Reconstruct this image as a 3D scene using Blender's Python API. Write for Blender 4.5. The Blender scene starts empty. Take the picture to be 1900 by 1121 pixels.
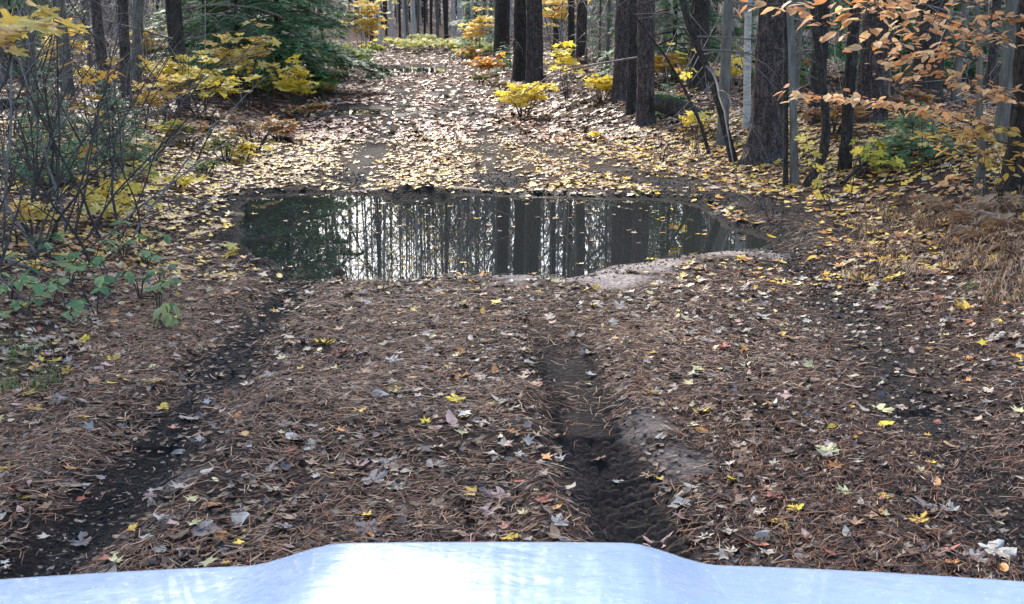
import bpy, math, random
import numpy as np
from mathutils import Vector

C = bpy.context.scene.collection
SC = bpy.context.scene
random.seed(7)
RNG = np.random.default_rng(11)
R = math.radians

# ------------------------------------------------------------------ camera
CAM_H = 1.70
F = 2200.0                     # focal length in pixels of the 1900 px wide photograph
PITCH = math.atan(540.5 / F)
cam_d = bpy.data.cameras.new('camera')
cam_d.sensor_width = 36.0
cam_d.lens = F / 1900.0 * 36.0
cam_d.clip_start = 0.05
cam_d.clip_end = 1200
cam = bpy.data.objects.new('camera', cam_d)
cam.location = (0, 0, CAM_H)
cam.rotation_euler = (math.pi / 2 - PITCH, 0, 0)
C.objects.link(cam)
SC.camera = cam

# ------------------------------------------------------------------ sky, sun, exposure
SUN_AZ = R(-16)      # ahead of the camera and to the left
SUN_EL = R(38)
w = bpy.data.worlds.new('World')
SC.world = w
w.use_nodes = True
nt = w.node_tree
nt.nodes.clear()
sky = nt.nodes.new('ShaderNodeTexSky')
sky.sky_type = 'NISHITA'
sky.sun_disc = False
sky.sun_elevation = SUN_EL
sky.sun_rotation = SUN_AZ % (2 * math.pi)
sky.dust_density = 1.8
sky.air_density = 1.0
sky.ozone_density = 1.0
bg = nt.nodes.new('ShaderNodeBackground')
bg.inputs['Strength'].default_value = 0.15
wo = nt.nodes.new('ShaderNodeOutputWorld')
nt.links.new(sky.outputs[0], bg.inputs['Color'])
nt.links.new(bg.outputs[0], wo.inputs['Surface'])
sun_d = bpy.data.lights.new('sun', 'SUN')
sun_d.energy = 1.5
sun_d.angle = R(10)
sun_d.color = (1.0, 0.93, 0.82)
sun = bpy.data.objects.new('sun', sun_d)
sdir = Vector((math.sin(SUN_AZ) * math.cos(SUN_EL), math.cos(SUN_AZ) * math.cos(SUN_EL), math.sin(SUN_EL)))
sun.rotation_euler = (-sdir).to_track_quat('-Z', 'Y').to_euler()
C.objects.link(sun)
SC.view_settings.view_transform = 'Standard'
SC.view_settings.look = 'None'
SC.view_settings.gamma = 1.0
SC.view_settings.exposure = 2.1
SC.view_settings.use_curve_mapping = False
SC.cycles.max_bounces = 6
SC.cycles.transparent_max_bounces = 4
SC.cycles.use_denoising = True

# ------------------------------------------------------------------ helpers: noise, terrain
TAB = np.random.default_rng(3).random((256, 256))


def vn(x, y, px=256, py=256):
    x = np.asarray(x, float); y = np.asarray(y, float)
    xi = np.floor(x).astype(int); yi = np.floor(y).astype(int)
    fx = x - xi; fy = y - yi
    fx = fx * fx * (3 - 2 * fx); fy = fy * fy * (3 - 2 * fy)
    x0 = (xi % px) % 256; x1 = ((xi + 1) % px) % 256
    y0 = (yi % py) % 256; y1 = ((yi + 1) % py) % 256
    a = TAB[x0, y0]; b = TAB[x1, y0]; c = TAB[x0, y1]; d = TAB[x1, y1]
    return (a * (1 - fx) + b * fx) * (1 - fy) + (c * (1 - fx) + d * fx) * fy


def fbm(x, y, octv=4, f=1.0):
    s = 0; a = 0.5
    for i in range(octv):
        s = s + a * (vn(x * f + 17.3 * i, y * f + 9.1 * i) - 0.5) * 2
        f *= 2.03; a *= 0.5
    return s


def sstep(a, b, x):
    t = np.clip((x - a) / (b - a), 0, 1)
    return t * t * (3 - 2 * t)


EY = [-30, 0, 6, 10, 14, 21, 35, 55, 70, 90, 140]
EL = [-2.6, -2.0, -1.9, -2.4, -2.8, -3.5, -4.2, -6.3, -11, -25, -90]
ER = [3.0, 2.3, 2.1, 2.5, 1.9, -0.2, -1.1, -2.9, -5, -14, -70]


def edge_d(x, y):
    l = np.interp(y, EY, EL); r = np.interp(y, EY, ER)
    return np.maximum(l - x, x - r)          # positive outside the track


def Hb(x, y):
    x = np.asarray(x, float); y = np.asarray(y, float)
    d = edge_d(x, y) + 0.25 * fbm(x, y, 2, 0.9)
    amp = np.where(x > np.interp(y, EY, ER), 0.36, 0.26)
    h = amp * sstep(0.0, 2.4, d)
    far = sstep(3, 12, d)
    h = h + far * (0.16 * fbm(x, y, 3, 0.13) + 0.05 * fbm(x + 9, y, 3, 0.6))
    h = h + 0.022 * np.maximum(np.hypot(x, y) - 75, 0) * 1.0
    return h


def ray(px, py):
    a = (px - 950.0) / F; b = (560.5 - py) / F
    return Vector((a, math.cos(PITCH) + b * math.sin(PITCH), -math.sin(PITCH) + b * math.cos(PITCH)))


def up(px, py, depth):
    """point seen at a pixel, 'depth' metres down the track"""
    d = ray(px, py)
    t = depth / d.y
    return Vector((d.x * t, depth, CAM_H + d.z * t))


def gp(px, py, flat=False):
    d = ray(px, py)
    t = 1.0; last = 0
    if flat:
        t = (CAM_H + 0.02) / -d.z
        return Vector((d.x * t, d.y * t, 0))
    tt = np.concatenate([np.arange(2, 20, 0.02), np.arange(20, 140, 0.1)])
    z = CAM_H + d.z * tt - Hb(d.x * tt, d.y * tt)
    i = int(np.argmax(z < 0)) if (z < 0).any() else len(tt) - 1
    t = tt[i]
    return Vector((d.x * t, d.y * t, float(Hb(d.x * t, d.y * t))))


def poly_sdf(x, y, P):
    """signed distance (positive inside) to a polygon of (x, y) points"""
    P = np.array(P); Q = np.roll(P, -1, 0)
    best = np.full(x.shape, 1e9); inside = np.zeros(x.shape, bool)
    for (ax, ay), (bx, by) in zip(P, Q):
        ex, ey = bx - ax, by - ay
        t = np.clip(((x - ax) * ex + (y - ay) * ey) / (ex * ex + ey * ey), 0, 1)
        best = np.minimum(best, np.hypot(x - ax - t * ex, y - ay - t * ey))
        cnd = (ay > y) != (by > y)
        with np.errstate(divide='ignore', invalid='ignore'):
            xx = ax + (y - ay) * ex / (ey if ey != 0 else 1e-9)
        inside ^= cnd & (x < xx)
    return np.where(inside, best, -best)


def line_d(x, y, P):
    """distance across and length along a polyline"""
    best = np.full(x.shape, 1e9); s = np.zeros(x.shape); sg = np.zeros(x.shape); acc = 0
    for (ax, ay), (bx, by) in zip(P[:-1], P[1:]):
        ex, ey = bx - ax, by - ay; L = math.hypot(ex, ey)
        t = np.clip(((x - ax) * ex + (y - ay) * ey) / (L * L), 0, 1)
        d = np.hypot(x - ax - t * ex, y - ay - t * ey)
        m = d < best
        best = np.where(m, d, best); s = np.where(m, acc + t * L, s)
        sg = np.where(m, np.sign((x - ax) * ey - (y - ay) * ex), sg)
        acc += L
    return best, s, sg


def px2xy(pts):
    out = []
    for p in pts:
        g = gp(p[0], p[1], flat=True); out.append((g.x, g.y))
    return out


PUD = px2xy([(425, 405), (432, 385), (455, 368), (510, 360), (600, 356), (700, 360), (780, 364), (900, 358), (1000, 364), (1120, 366),
             (1210, 368), (1290, 378), (1330, 398), (1352, 420), (1410, 432), (1445, 448), (1425, 462), (1350, 466), (1290, 476), (1225, 482),
             (1160, 494), (1120, 508), (1060, 516), (990, 510), (925, 512), (870, 518), (790, 518), (740, 524), (660, 527), (600, 522),
             (545, 524), (490, 508), (455, 480), (432, 445)])
FAR_PUDS = [px2xy([(590, 208), (640, 200), (700, 199), (745, 206), (730, 214), (660, 214)]),
            px2xy([(795, 176), (835, 174), (842, 181), (800, 183)]),
            px2xy([(795, 206), (840, 204), (850, 211), (800, 213)]),
            px2xy([(700, 128), (780, 122), (850, 128), (800, 136), (720, 135)])]
RUT_L = px2xy([(560, 525), (500, 580), (440, 650), (385, 730), (310, 820), (230, 910), (120, 1010), (-60, 1150)])
RUT_R = px2xy([(1030, 600), (1050, 680), (1078, 770), (1108, 850), (1150, 940), (1195, 1030), (1260, 1180)])
RUT_3 = px2xy([(1440, 470), (1530, 540), (1600, 620), (1690, 740), (1830, 900), (1990, 1080)])
RUT_FL = px2xy([(650, 352), (668, 310), (700, 262), (735, 225), (750, 195), (745, 160)])
RUT_FR = px2xy([(935, 350), (925, 320), (905, 270), (880, 225), (850, 190), (830, 160)])
RUT_FR2 = px2xy([(1350, 400), (1250, 345), (1130, 312), (1020, 280), (930, 240)])


def gauss(d, w_):
    return np.exp(-(d / w_) ** 2)


def masks(x, y):
    """wet mud 0..1, pale sand 0..1, water depth sdf"""
    near = (y > 1) & (y < 60) & (np.abs(x) < 9)
    mud = np.zeros(x.shape); sand = np.zeros(x.shape); tre = np.zeros(x.shape); dh = np.zeros(x.shape)
    psd = np.full(x.shape, -9.0)
    xs, ys = x[near], y[near]
    m = np.zeros(xs.shape); s_ = np.zeros(xs.shape); h = np.zeros(xs.shape)
    n1 = fbm(xs, ys, 3, 3.0); n2 = fbm(xs + 5, ys + 3, 3, 9.0)
    d, s, sg = line_d(xs, ys, RUT_L)
    ww = 0.19 + 0.05 * n1
    h += -0.055 * gauss(d, ww) + 0.035 * gauss(d - 0.34, 0.13) * (0.7 + 0.6 * n1)
    m = np.maximum(m, gauss(d, 0.16 + 0.09 * n1) * 1.05)
    d, s, sg = line_d(xs, ys, RUT_R)
    fade = sstep(0.0, 1.3, s)
    h += fade * (-0.05 * gauss(d, 0.17) + 0.035 * gauss(d - 0.27, 0.10) * (0.8 + 0.8 * n1))
    m = np.maximum(m, fade * gauss(d, 0.17 + 0.05 * n1) * 0.9)
    sd = d * sg
    band = ((np.abs(sd) < 0.135)).astype(float)
    ph = s / 0.062 + np.where(np.abs(sd) < 0.045, 0.5, 0.0) + np.abs(sd) * 4 * np.sign(sd)
    lug = sstep(-0.15, 0.2, np.sin(ph * 2 * math.pi)) * sstep(0.1, 0.28, np.abs(np.sin(np.abs(sd) / 0.09 * math.pi)))
    press = sstep(-0.35, 0.25, fbm(xs + 2, ys, 2, 2.1) + 0.3)
    h += band * fade * press * (lug - 0.5) * 0.022
    d, s, sg = line_d(xs, ys, RUT_3)
    h += -0.045 * gauss(d, 0.25); m = np.maximum(m, 0.75 * gauss(d, 0.2 + 0.12 * n1))
    for L, a in ((RUT_FL, 1.0), (RUT_FR, 0.8), (RUT_FR2, 0.7)):
        d, s, sg = line_d(xs, ys, L)
        h += -0.05 * gauss(d, 0.24)
        m = np.maximum(m, a * gauss(d, 0.27 + 0.16 * n1))
    for (px, py, rx, ry) in ((700, 213, 1.5, 1.3), (840, 208, .9, 1.5), (760, 128, 1.2, 3), (650, 335, .3, .5), (930, 332, .45, .6), (1120, 318, .5, .4), (1230, 338, .5, .4)):
        q = gp(px, py, flat=True); m = np.maximum(m, 1.1 * (1 - sstep(.4, 1.1, np.hypot((xs - q.x) / rx, (ys - q.y) / ry) + .5 * n1)))
    # needle mound between ruts, rough churned mud by the puddle
    h += 0.035 * gauss(np.hypot((xs + 0.55) / 1.0, (ys - 4.9) / 0.75), 0.75) * (1 + n1)
    # basin
    sdf = poly_sdf(xs, ys, PUD) + 0.085 * n1 + 0.03 * n2
    for P in FAR_PUDS:
        sdf = np.maximum(sdf, poly_sdf(xs, ys, P) + 0.04 * n1)
    rim = gauss(np.maximum(-sdf, 0), 0.22 + .12 * n1)
    m = np.maximum(m, rim * (1.05 + 0.5 * n1))
    east = sstep(0.8, 1.9, xs) * gauss(np.maximum(-sdf, 0), 0.85) * sstep(12.5, 11, ys)
    m = np.maximum(m, east * (1.0 + 0.8 * n1))
    h += 0.03 * gauss(-sdf - 0.3, 0.2) * (0.6 + 0.8 * n1) + 0.05 * east * gauss(-sdf - .45, .3)
    pd = sstep(-0.14, 0.0, sdf)
    h = h * (1 - pd) + pd * (-0.022) * sstep(-0.14, 0.02, sdf) - 0.10 * sstep(0.0, 0.45, sdf)
    # sand tongues
    for (px, py, rx, ry) in ((1090, 524, .50, .24), (1165, 496, .42, .36), (985, 518, .38, .14), (1340, 476, .36, .2), (1205, 815, .13, .26), (1260, 870, .13, .2), (690, 354, .4, .07), (860, 352, .35, .06), (345, 895, .13, .12), (1330, 350, .1, .1)):
        q = gp(px, py, flat=True)
        e = np.hypot((xs - q.x) / rx, (ys - q.y) / ry) + 0.5 * n1 + 0.25 * n2
        k = 1 - sstep(0.55, 1.25, e + .35 * n2)
        s_ = np.maximum(s_, k * (.42 if py > 600 else 1.0))
    # clods
    for (px, py, r) in ((640, 492, .10), (652, 476, .07), (750, 362, .17), (820, 364, .07), (790, 360, .09), (630, 505, .07), (480, 500, .12), (1380, 398, .12)):
        q = gp(px, py, flat=True)
        h += 0.13 * gauss(np.hypot(xs - q.x, (ys - q.y) * 0.6), r) * (0.55 + 0.5 * n2)
    mud[near] = np.clip(m, 0, 1); sand[near] = s_; psd[near] = sdf; dh[near] = h
    return mud, sand, psd, dh


def HF(x, y, full=False):
    x = np.asarray(x, float); y = np.asarray(y, float)
    mud, sand, psd, dh = masks(x, y)
    wet = sstep(-0.05, 0.05, psd)
    soft = 1 - wet * 0.8
    rough = 0.013 * fbm(x, y, 3, 2.4) + 0.010 * fbm(x + 3, y, 3, 9) * (0.6 + 0.8 * mud) + 0.006 * fbm(x, y + 7, 2, 34) * (0.3 + mud)
    h = Hb(x, y) + dh + rough * soft * (1 - 0.6 * sand)
    # keep the dry rim above the water
    nearw = sstep(-0.35, -0.02, psd)
    h = np.where((psd < -0.02) & (psd > -3), np.maximum(h, -0.022), h)
    if full:
        return h, mud, sand, psd
    return h


WATER_Z = -0.030

# ------------------------------------------------------------------ helpers: materials


def newmat(name):
    m = bpy.data.materials.new(name); m.use_nodes = True
    n = m.node_tree; n.nodes.clear()
    out = n.nodes.new('ShaderNodeOutputMaterial')
    bs = n.nodes.new('ShaderNodeBsdfPrincipled')
    n.links.new(bs.outputs[0], out.inputs['Surface'])
    return m, n, bs, out


def tex(n, kind, scale, vec=None, detail=4, rough=0.55, stretch=None):
    if vec is None:
        tc = n.nodes.new('ShaderNodeTexCoord'); vec = tc.outputs['Object']
    if stretch:
        mp = n.nodes.new('ShaderNodeMapping'); mp.inputs['Scale'].default_value = stretch
        n.links.new(vec, mp.inputs['Vector']); vec = mp.outputs[0]
    t = n.nodes.new('ShaderNodeTexNoise' if kind == 'noise' else 'ShaderNodeTexVoronoi')
    t.inputs['Scale'].default_value = scale
    if kind == 'noise':
        t.inputs['Detail'].default_value = detail; t.inputs['Roughness'].default_value = rough
    n.links.new(vec, t.inputs['Vector'])
    return t


def ramp(n, src, stops):
    r = n.nodes.new('ShaderNodeValToRGB')
    e = r.color_ramp.elements
    while len(e) < len(stops): e.new(0.5)
    for k, (p, c) in enumerate(stops):
        e[k].position = p; e[k].color = (*c, 1) if len(c) == 3 else c
    n.links.new(src, r.inputs['Fac'])
    return r


def bump(n, bs, src, strength, dist):
    b = n.nodes.new('ShaderNodeBump'); b.inputs['Strength'].default_value = strength; b.inputs['Distance'].default_value = dist
    n.links.new(src, b.inputs['Height']); n.links.new(b.outputs[0], bs.inputs['Normal'])
    return b


def mixc(n, fac, a, b, mode='MIX'):
    m = n.nodes.new('ShaderNodeMix'); m.data_type = 'RGBA'; m.blend_type = mode
    for s, v in ((m.inputs[0], fac), (m.inputs[6], a), (m.inputs[7], b)):
        if hasattr(v, 'links') or isinstance(v, bpy.types.NodeSocket): n.links.new(v, s)
        elif isinstance(v, tuple): s.default_value = (*v, 1)
        else: s.default_value = v
    return m.outputs[2]


MAT = {}


def bark_mat(name, cols, gloss=0.85, furrow=(9, 9, 1.6), bd=0.02, lichen=0.35):
    m, n, bs, out = newmat(name)
    t = tex(n, 'noise', 3.2, detail=8, rough=0.7, stretch=furrow)
    v = tex(n, 'voronoi', 3.0, stretch=(furrow[0], furrow[1], furrow[2] * 1.3))
    r = ramp(n, t.outputs['Fac'], [(0.28, cols[0]), (0.5, cols[1]), (0.72, cols[2])])
    l = tex(n, 'noise', 2.1, detail=6, rough=0.7)
    lr = ramp(n, l.outputs['Fac'], [(0.52, (0, 0, 0)), (0.66, (lichen,) * 3)])
    c = mixc(n, lr.outputs[0], r.outputs[0], cols[3])
    n.links.new(c, bs.inputs['Base Color']); bs.inputs['Roughness'].default_value = gloss
    if 'pine' in name or name == 'dark_bark':
        ve = tex(n, 'voronoi', 2.6, stretch=(furrow[0], furrow[1], furrow[2] * 1.2)); ve.feature = 'DISTANCE_TO_EDGE'
        wn = tex(n, 'noise', 9, detail=3); wm = n.nodes.new('ShaderNodeVectorMath'); wm.operation = 'MULTIPLY_ADD'; wm.inputs[1].default_value = (1.5, 1.5, 1.5)
        n.links.new(wn.outputs['Color'], wm.inputs[0]); n.links.new(ve.inputs['Vector'].links[0].from_socket, wm.inputs[2]); n.links.new(wm.outputs[0], ve.inputs['Vector'])
        cr = ramp(n, ve.outputs['Distance'], [(0.02, (.16, .15, .15)), (0.16, (1.15, 1.12, 1.1))])
        n.links.new(mixc(n, 1.0, c, cr.outputs[0], 'MULTIPLY'), bs.inputs['Base Color'])
    mm = n.nodes.new('ShaderNodeMath'); mm.operation = 'ADD'
    n.links.new(t.outputs['Fac'], mm.inputs[0]); n.links.new(v.outputs['Distance'], mm.inputs[1])
    bump(n, bs, mm.outputs[0], 0.9, bd)
    MAT[name] = m


bark_mat('pine_bark', [(0.016, 0.012, 0.011), (0.065, 0.045, 0.040), (0.17, 0.125, 0.115), (0.13, 0.14, 0.13)])
bark_mat('dark_bark', [(0.010, 0.008, 0.007), (0.035, 0.026, 0.022), (0.09, 0.07, 0.06), (0.07, 0.08, 0.07)])
bark_mat('grey_bark', [(0.05, 0.045, 0.038), (0.12, 0.11, 0.095), (0.22, 0.205, 0.18), (0.15, 0.18, 0.13)], furrow=(5, 5, 1.2), bd=0.006, lichen=0.6)
bark_mat('birch_bark', [(0.12, 0.10, 0.09), (0.42, 0.40, 0.37), (0.60, 0.58, 0.55), (0.30, 0.30, 0.27)], furrow=(2, 2, 7), bd=0.003, lichen=0.5)
bark_mat('twig_bark', [(0.06, 0.05, 0.045), (0.14, 0.12, 0.11), (0.26, 0.235, 0.22), (0.24, 0.25, 0.23)], furrow=(6, 6, 6), bd=0.002, lichen=0.5)
bark_mat('dark_twig', [(0.016, 0.013, 0.012), (0.04, 0.032, 0.03), (0.09, 0.075, 0.07), (0.1, 0.11, 0.1)], furrow=(6, 6, 6), bd=0.002)


def leaf_mat(name, rough=0.42, transl=0.3, spec=0.5, bumpd=0.004):
    m, n, bs, out = newmat(name)
    at = n.nodes.new('ShaderNodeAttribute'); at.attribute_name = 'Col'
    oi = n.nodes.new('ShaderNodeObjectInfo')
    t = tex(n, 'noise', 45, detail=4)
    r = ramp(n, t.outputs['Fac'], [(0.3, (0.74, 0.70, 0.64)), (0.62, (1.12, 1.12, 1.12))])
    c = mixc(n, 1.0, at.outputs['Color'], r.outputs[0], 'MULTIPLY')
    hs = n.nodes.new('ShaderNodeHueSaturation')
    mr = n.nodes.new('ShaderNodeMapRange'); mr.inputs[3].default_value = 0.8; mr.inputs[4].default_value = 1.15
    n.links.new(oi.outputs['Random'], mr.inputs[0]); n.links.new(mr.outputs[0], hs.inputs['Value'])
    n.links.new(c, hs.inputs['Color'])
    n.links.new(hs.outputs[0], bs.inputs['Base Color'])
    bs.inputs['Roughness'].default_value = rough
    bs.inputs['Specular IOR Level'].default_value = spec
    bump(n, bs, t.outputs['Fac'], 0.5, bumpd)
    if transl > 0:
        tr = n.nodes.new('ShaderNodeBsdfTranslucent'); n.links.new(hs.outputs[0], tr.inputs['Color'])
        mx = n.nodes.new('ShaderNodeMixShader'); mx.inputs[0].default_value = transl
        n.links.new(bs.outputs[0], mx.inputs[1]); n.links.new(tr.outputs[0], mx.inputs[2])
        n.links.new(mx.outputs[0], out.inputs['Surface'])
    MAT[name] = m


leaf_mat('fallen_leaf', 0.52, 0.0, 0.35)
leaf_mat('live_leaf', 0.5, 0.5, 0.3)
leaf_mat('needle_litter', 0.6, 0.0, 0.35, 0.001)
leaf_mat('needle_green', 0.5, 0.2, 0.3, 0.001)
leaf_mat('dry_straw', 0.6, 0.2, 0.3, 0.001)

# ground
m, n, bs, out = newmat('forest_floor')
at = n.nodes.new('ShaderNodeAttribute'); at.attribute_name = 'Col'
g1 = tex(n, 'noise', 60, detail=8, rough=0.7)
g2 = tex(n, 'noise', 9, detail=6, rough=0.65)
g3 = tex(n, 'voronoi', 38)
r1 = ramp(n, g1.outputs['Fac'], [(0.3, (0.45, 0.42, 0.4)), (0.5, (0.95, 0.92, 0.9)), (0.72, (1.9, 1.7, 1.55))])
r2 = ramp(n, g2.outputs['Fac'], [(0.32, (0.55, 0.53, 0.52)), (0.68, (1.35, 1.35, 1.35))])
c = mixc(n, 1.0, at.outputs['Color'], r1.outputs[0], 'MULTIPLY')
c = mixc(n, 1.0, c, r2.outputs[0], 'MULTIPLY')
n.links.new(c, bs.inputs['Base Color'])
n.links.new(at.outputs['Alpha'], bs.inputs['Roughness']); bs.inputs['Specular IOR Level'].default_value = 0.22
ad = n.nodes.new('ShaderNodeMath'); ad.operation = 'ADD'
n.links.new(g1.outputs['Fac'], ad.inputs[0]); n.links.new(g3.outputs['Distance'], ad.inputs[1])
bump(n, bs, ad.outputs[0], 1.0, 0.02)
MAT['forest_floor'] = m

# water
m, n, bs, out = newmat('puddle_water')
bs.inputs['Base Color'].default_value = (0.024, 0.026, 0.024, 1)
bs.inputs['Roughness'].default_value = 0.01
bs.inputs['IOR'].default_value = 1.33
bs.inputs['Specular IOR Level'].default_value = 0.5
bs.inputs['Transmission Weight'].default_value = 0.0
t = tex(n, 'noise', 7, detail=2)
bump(n, bs, t.outputs['Fac'], 0.02, 0.003)
MAT['water'] = m


def simple(name, col, rough=0.5, metal=0.0, coat=0.0, noise=None):
    m, n, bs, out = newmat(name)
    bs.inputs['Base Color'].default_value = (*col, 1)
    bs.inputs['Roughness'].default_value = rough
    bs.inputs['Metallic'].default_value = metal
    bs.inputs['Coat Weight'].default_value = coat
    bs.inputs['Coat Roughness'].default_value = 0.04
    if noise:
        t = tex(n, 'noise', noise[0], detail=6, rough=0.7)
        r = ramp(n, t.outputs['Fac'], [(0.35, tuple(v * noise[1] for v in col)), (0.6, col)])
        n.links.new(r.outputs[0], bs.inputs['Base Color'])
    MAT[name] = m


m, n, bs, out = newmat('white_paint')
t = tex(n, 'noise', 8, detail=4, rough=.55, stretch=(1, 1.2, 1)); t2 = tex(n, 'noise', 90, detail=4)
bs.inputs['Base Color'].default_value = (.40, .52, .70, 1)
bs.inputs['Metallic'].default_value = .08; bs.inputs['Roughness'].default_value = .2
bs.inputs['Coat Weight'].default_value = .6; bs.inputs['Coat Roughness'].default_value = .03
rr_ = ramp(n, t2.outputs['Fac'], [(.4, (.2, .2, .2)), (.75, (.3, .3, .3))]); n.links.new(rr_.outputs[0], bs.inputs['Roughness'])
bump(n, bs, t.outputs['Fac'], .6, .012)
MAT['white_paint'] = m
simple('black_plastic', (0.02, 0.02, 0.02), 0.55, noise=(20, 0.7))
simple('rubber', (0.018, 0.018, 0.018), 0.8, noise=(30, 0.6))
simple('alloy', (0.45, 0.45, 0.46), 0.35, 0.9, noise=(8, 0.8))
simple('lamp_glass', (0.7, 0.72, 0.75), 0.08, 0.2, 1.0, (5, 0.9))
simple('moss', (0.035, 0.075, 0.018), 0.95, noise=(30, 0.35))

# ------------------------------------------------------------------ helpers: meshes and objects


def mesh_np(name, V, Fc, col=None, mat=None, smooth=True):
    """Fc: (n,3) or (n,4) int array, or a list of such arrays"""
    me = bpy.data.meshes.new(name)
    V = np.ascontiguousarray(V, np.float32)
    Fs = Fc if isinstance(Fc, list) else [Fc]
    Fs = [np.asarray(f, np.int32) for f in Fs if len(f)]
    me.vertices.add(len(V)); me.vertices.foreach_set('co', V.ravel())
    nl = sum(f.size for f in Fs); npol = sum(len(f) for f in Fs)
    me.loops.add(nl); me.polygons.add(npol)
    me.loops.foreach_set('vertex_index', np.concatenate([f.ravel() for f in Fs]))
    tot = np.concatenate([np.full(len(f), f.shape[1], np.int32) for f in Fs])
    st = np.concatenate([[0], np.cumsum(tot)[:-1]]).astype(np.int32)
    me.polygons.foreach_set('loop_start', st)
    me.polygons.foreach_set('use_smooth', np.full(npol, smooth))
    me.update(calc_edges=True)
    if col is not None:
        col = np.asarray(col, np.float32)
        if col.shape[1] == 3: col = np.hstack([col, np.ones((len(col), 1), np.float32)])
        a = me.color_attributes.new('Col', 'FLOAT_COLOR', 'POINT')
        a.data.foreach_set('color', np.ascontiguousarray(col).ravel())
    if mat: me.materials.append(MAT[mat])
    return me


def link(name, data, parent=None, loc=None, rot=None, scl=None):
    o = bpy.data.objects.new(name, data); C.objects.link(o)
    if parent is not None: o.parent = parent
    if loc is not None: o.location = loc
    if rot is not None: o.rotation_euler = rot
    if scl is not None: o.scale = scl if hasattr(scl, '__len__') else (scl,) * 3
    return o


def tag(o, label=None, cat=None, group=None, kind=None):
    if label: o['label'] = label
    if cat: o['category'] = cat
    if group: o['group'] = group
    if kind: o['kind'] = kind
    return o


class MB:
    """collects tubes and leaves into one mesh"""
    def __init__(s): s.V = []; s.T = []; s.Q = []; s.Cc = []; s.n = 0

    def add(s, V, T=None, Q=None, col=(1, 1, 1)):
        V = np.asarray(V, float); s.V.append(V)
        c = np.asarray(col, float)
        s.Cc.append(np.tile(c, (len(V), 1)) if c.ndim == 1 else c)
        if T is not None and len(T): s.T.append(np.asarray(T) + s.n)
        if Q is not None and len(Q): s.Q.append(np.asarray(Q) + s.n)
        s.n += len(V)

    def tube(s, P, rad, k=5, col=(1, 1, 1)):
        P = np.asarray(P, float); rad = np.broadcast_to(np.asarray(rad, float), (len(P),))
        tg = np.gradient(P, axis=0); tg /= np.linalg.norm(tg, axis=1)[:, None] + 1e-9
        ref = np.array([0.31, 0.17, 0.93]) if abs(tg[0][2]) < 0.8 else np.array([1.0, 0.05, 0.02])
        u = np.cross(tg, ref); u /= np.linalg.norm(u, axis=1)[:, None] + 1e-9
        v = np.cross(tg, u)
        a = np.arange(k) / k * 2 * math.pi
        V = P[:, None] + rad[:, None, None] * (np.cos(a)[None, :, None] * u[:, None] + np.sin(a)[None, :, None] * v[:, None])
        m = len(P); V = V.reshape(-1, 3)
        i = np.arange(m - 1)[:, None] * k; j = np.arange(k)[None]; j2 = (j + 1) % k
        Q = np.stack([i + j, i + j2, i + k + j2, i + k + j], -1).reshape(-1, 4)
        s.add(V, None, Q, col)

    def mesh(s, name, mat, smooth=True):
        V = np.concatenate(s.V); fs = []
        if s.T: fs.append(np.concatenate(s.T))
        if s.Q: fs.append(np.concatenate(s.Q))
        return mesh_np(name, V, fs, np.concatenate(s.Cc), mat, smooth)


def mirror_leaf(half):
    pts = half + [(-x, y) for x, y in half[::-1] if x > 1e-6]
    return pts


MAPLE_HI = mirror_leaf([(0, 1.0), (0.06, 0.82), (0.17, 0.80), (0.12, 0.62), (0.15, 0.47), (0.30, 0.58), (0.42, 0.76), (0.47, 0.62), (0.62, 0.62), (0.52, 0.46), (0.60, 0.36),
                        (0.42, 0.30), (0.30, 0.18), (0.42, 0.10), (0.56, 0.02), (0.44, -0.06), (0.30, -0.12), (0.12, -0.10), (0, 0.0)])
MAPLE_LO = mirror_leaf([(0, 1.0), (0.13, 0.52), (0.58, 0.68), (0.36, 0.24), (0.54, -0.02), (0.14, -0.08), (0, 0.02)])
BEECH_O = mirror_leaf([(0, 1.0), (0.10, 0.86), (0.24, 0.68), (0.32, 0.42), (0.26, 0.16), (0.10, 0.02), (0, 0.0)])
OVAL = mirror_leaf([(0, 1.0), (0.17, 0.72), (0.25, 0.42), (0.18, 0.12), (0, 0.0)])


def leaf_template(outline, fold=0.12, curl=0.15, droop=0.2, stem=0.0, wav=0.05, seed=0):
    r = np.random.default_rng(seed)
    P = np.array(outline); c = np.array([0, 0.33])
    V = np.vstack([[c], P])
    x = V[:, 0]; y = V[:, 1] - 0.33
    z = fold * np.abs(x) + curl * (x * x + y * y) * 1.2 - droop * y * 0.6 * np.abs(y) + wav * r.standard_normal(len(V)) * (np.abs(x) + np.abs(y))
    V3 = np.stack([V[:, 0], V[:, 1] - 0.33, z], 1)
    n_ = len(P); T = np.array([[0, 1 + (i + 1) % n_, 1 + i] for i in range(n_)])
    if stem > 0:
        k = len(V3)
        V3 = np.vstack([V3, [[-0.012, -0.33, 0], [0.012, -0.33, 0], [0.03, -0.33 - stem, 0.06], [0.045, -0.33 - stem, 0.06]]])
        T = np.vstack([T, [[k, k + 2, k + 1], [k + 1, k + 2, k + 3]]])
    return V3, T


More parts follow.
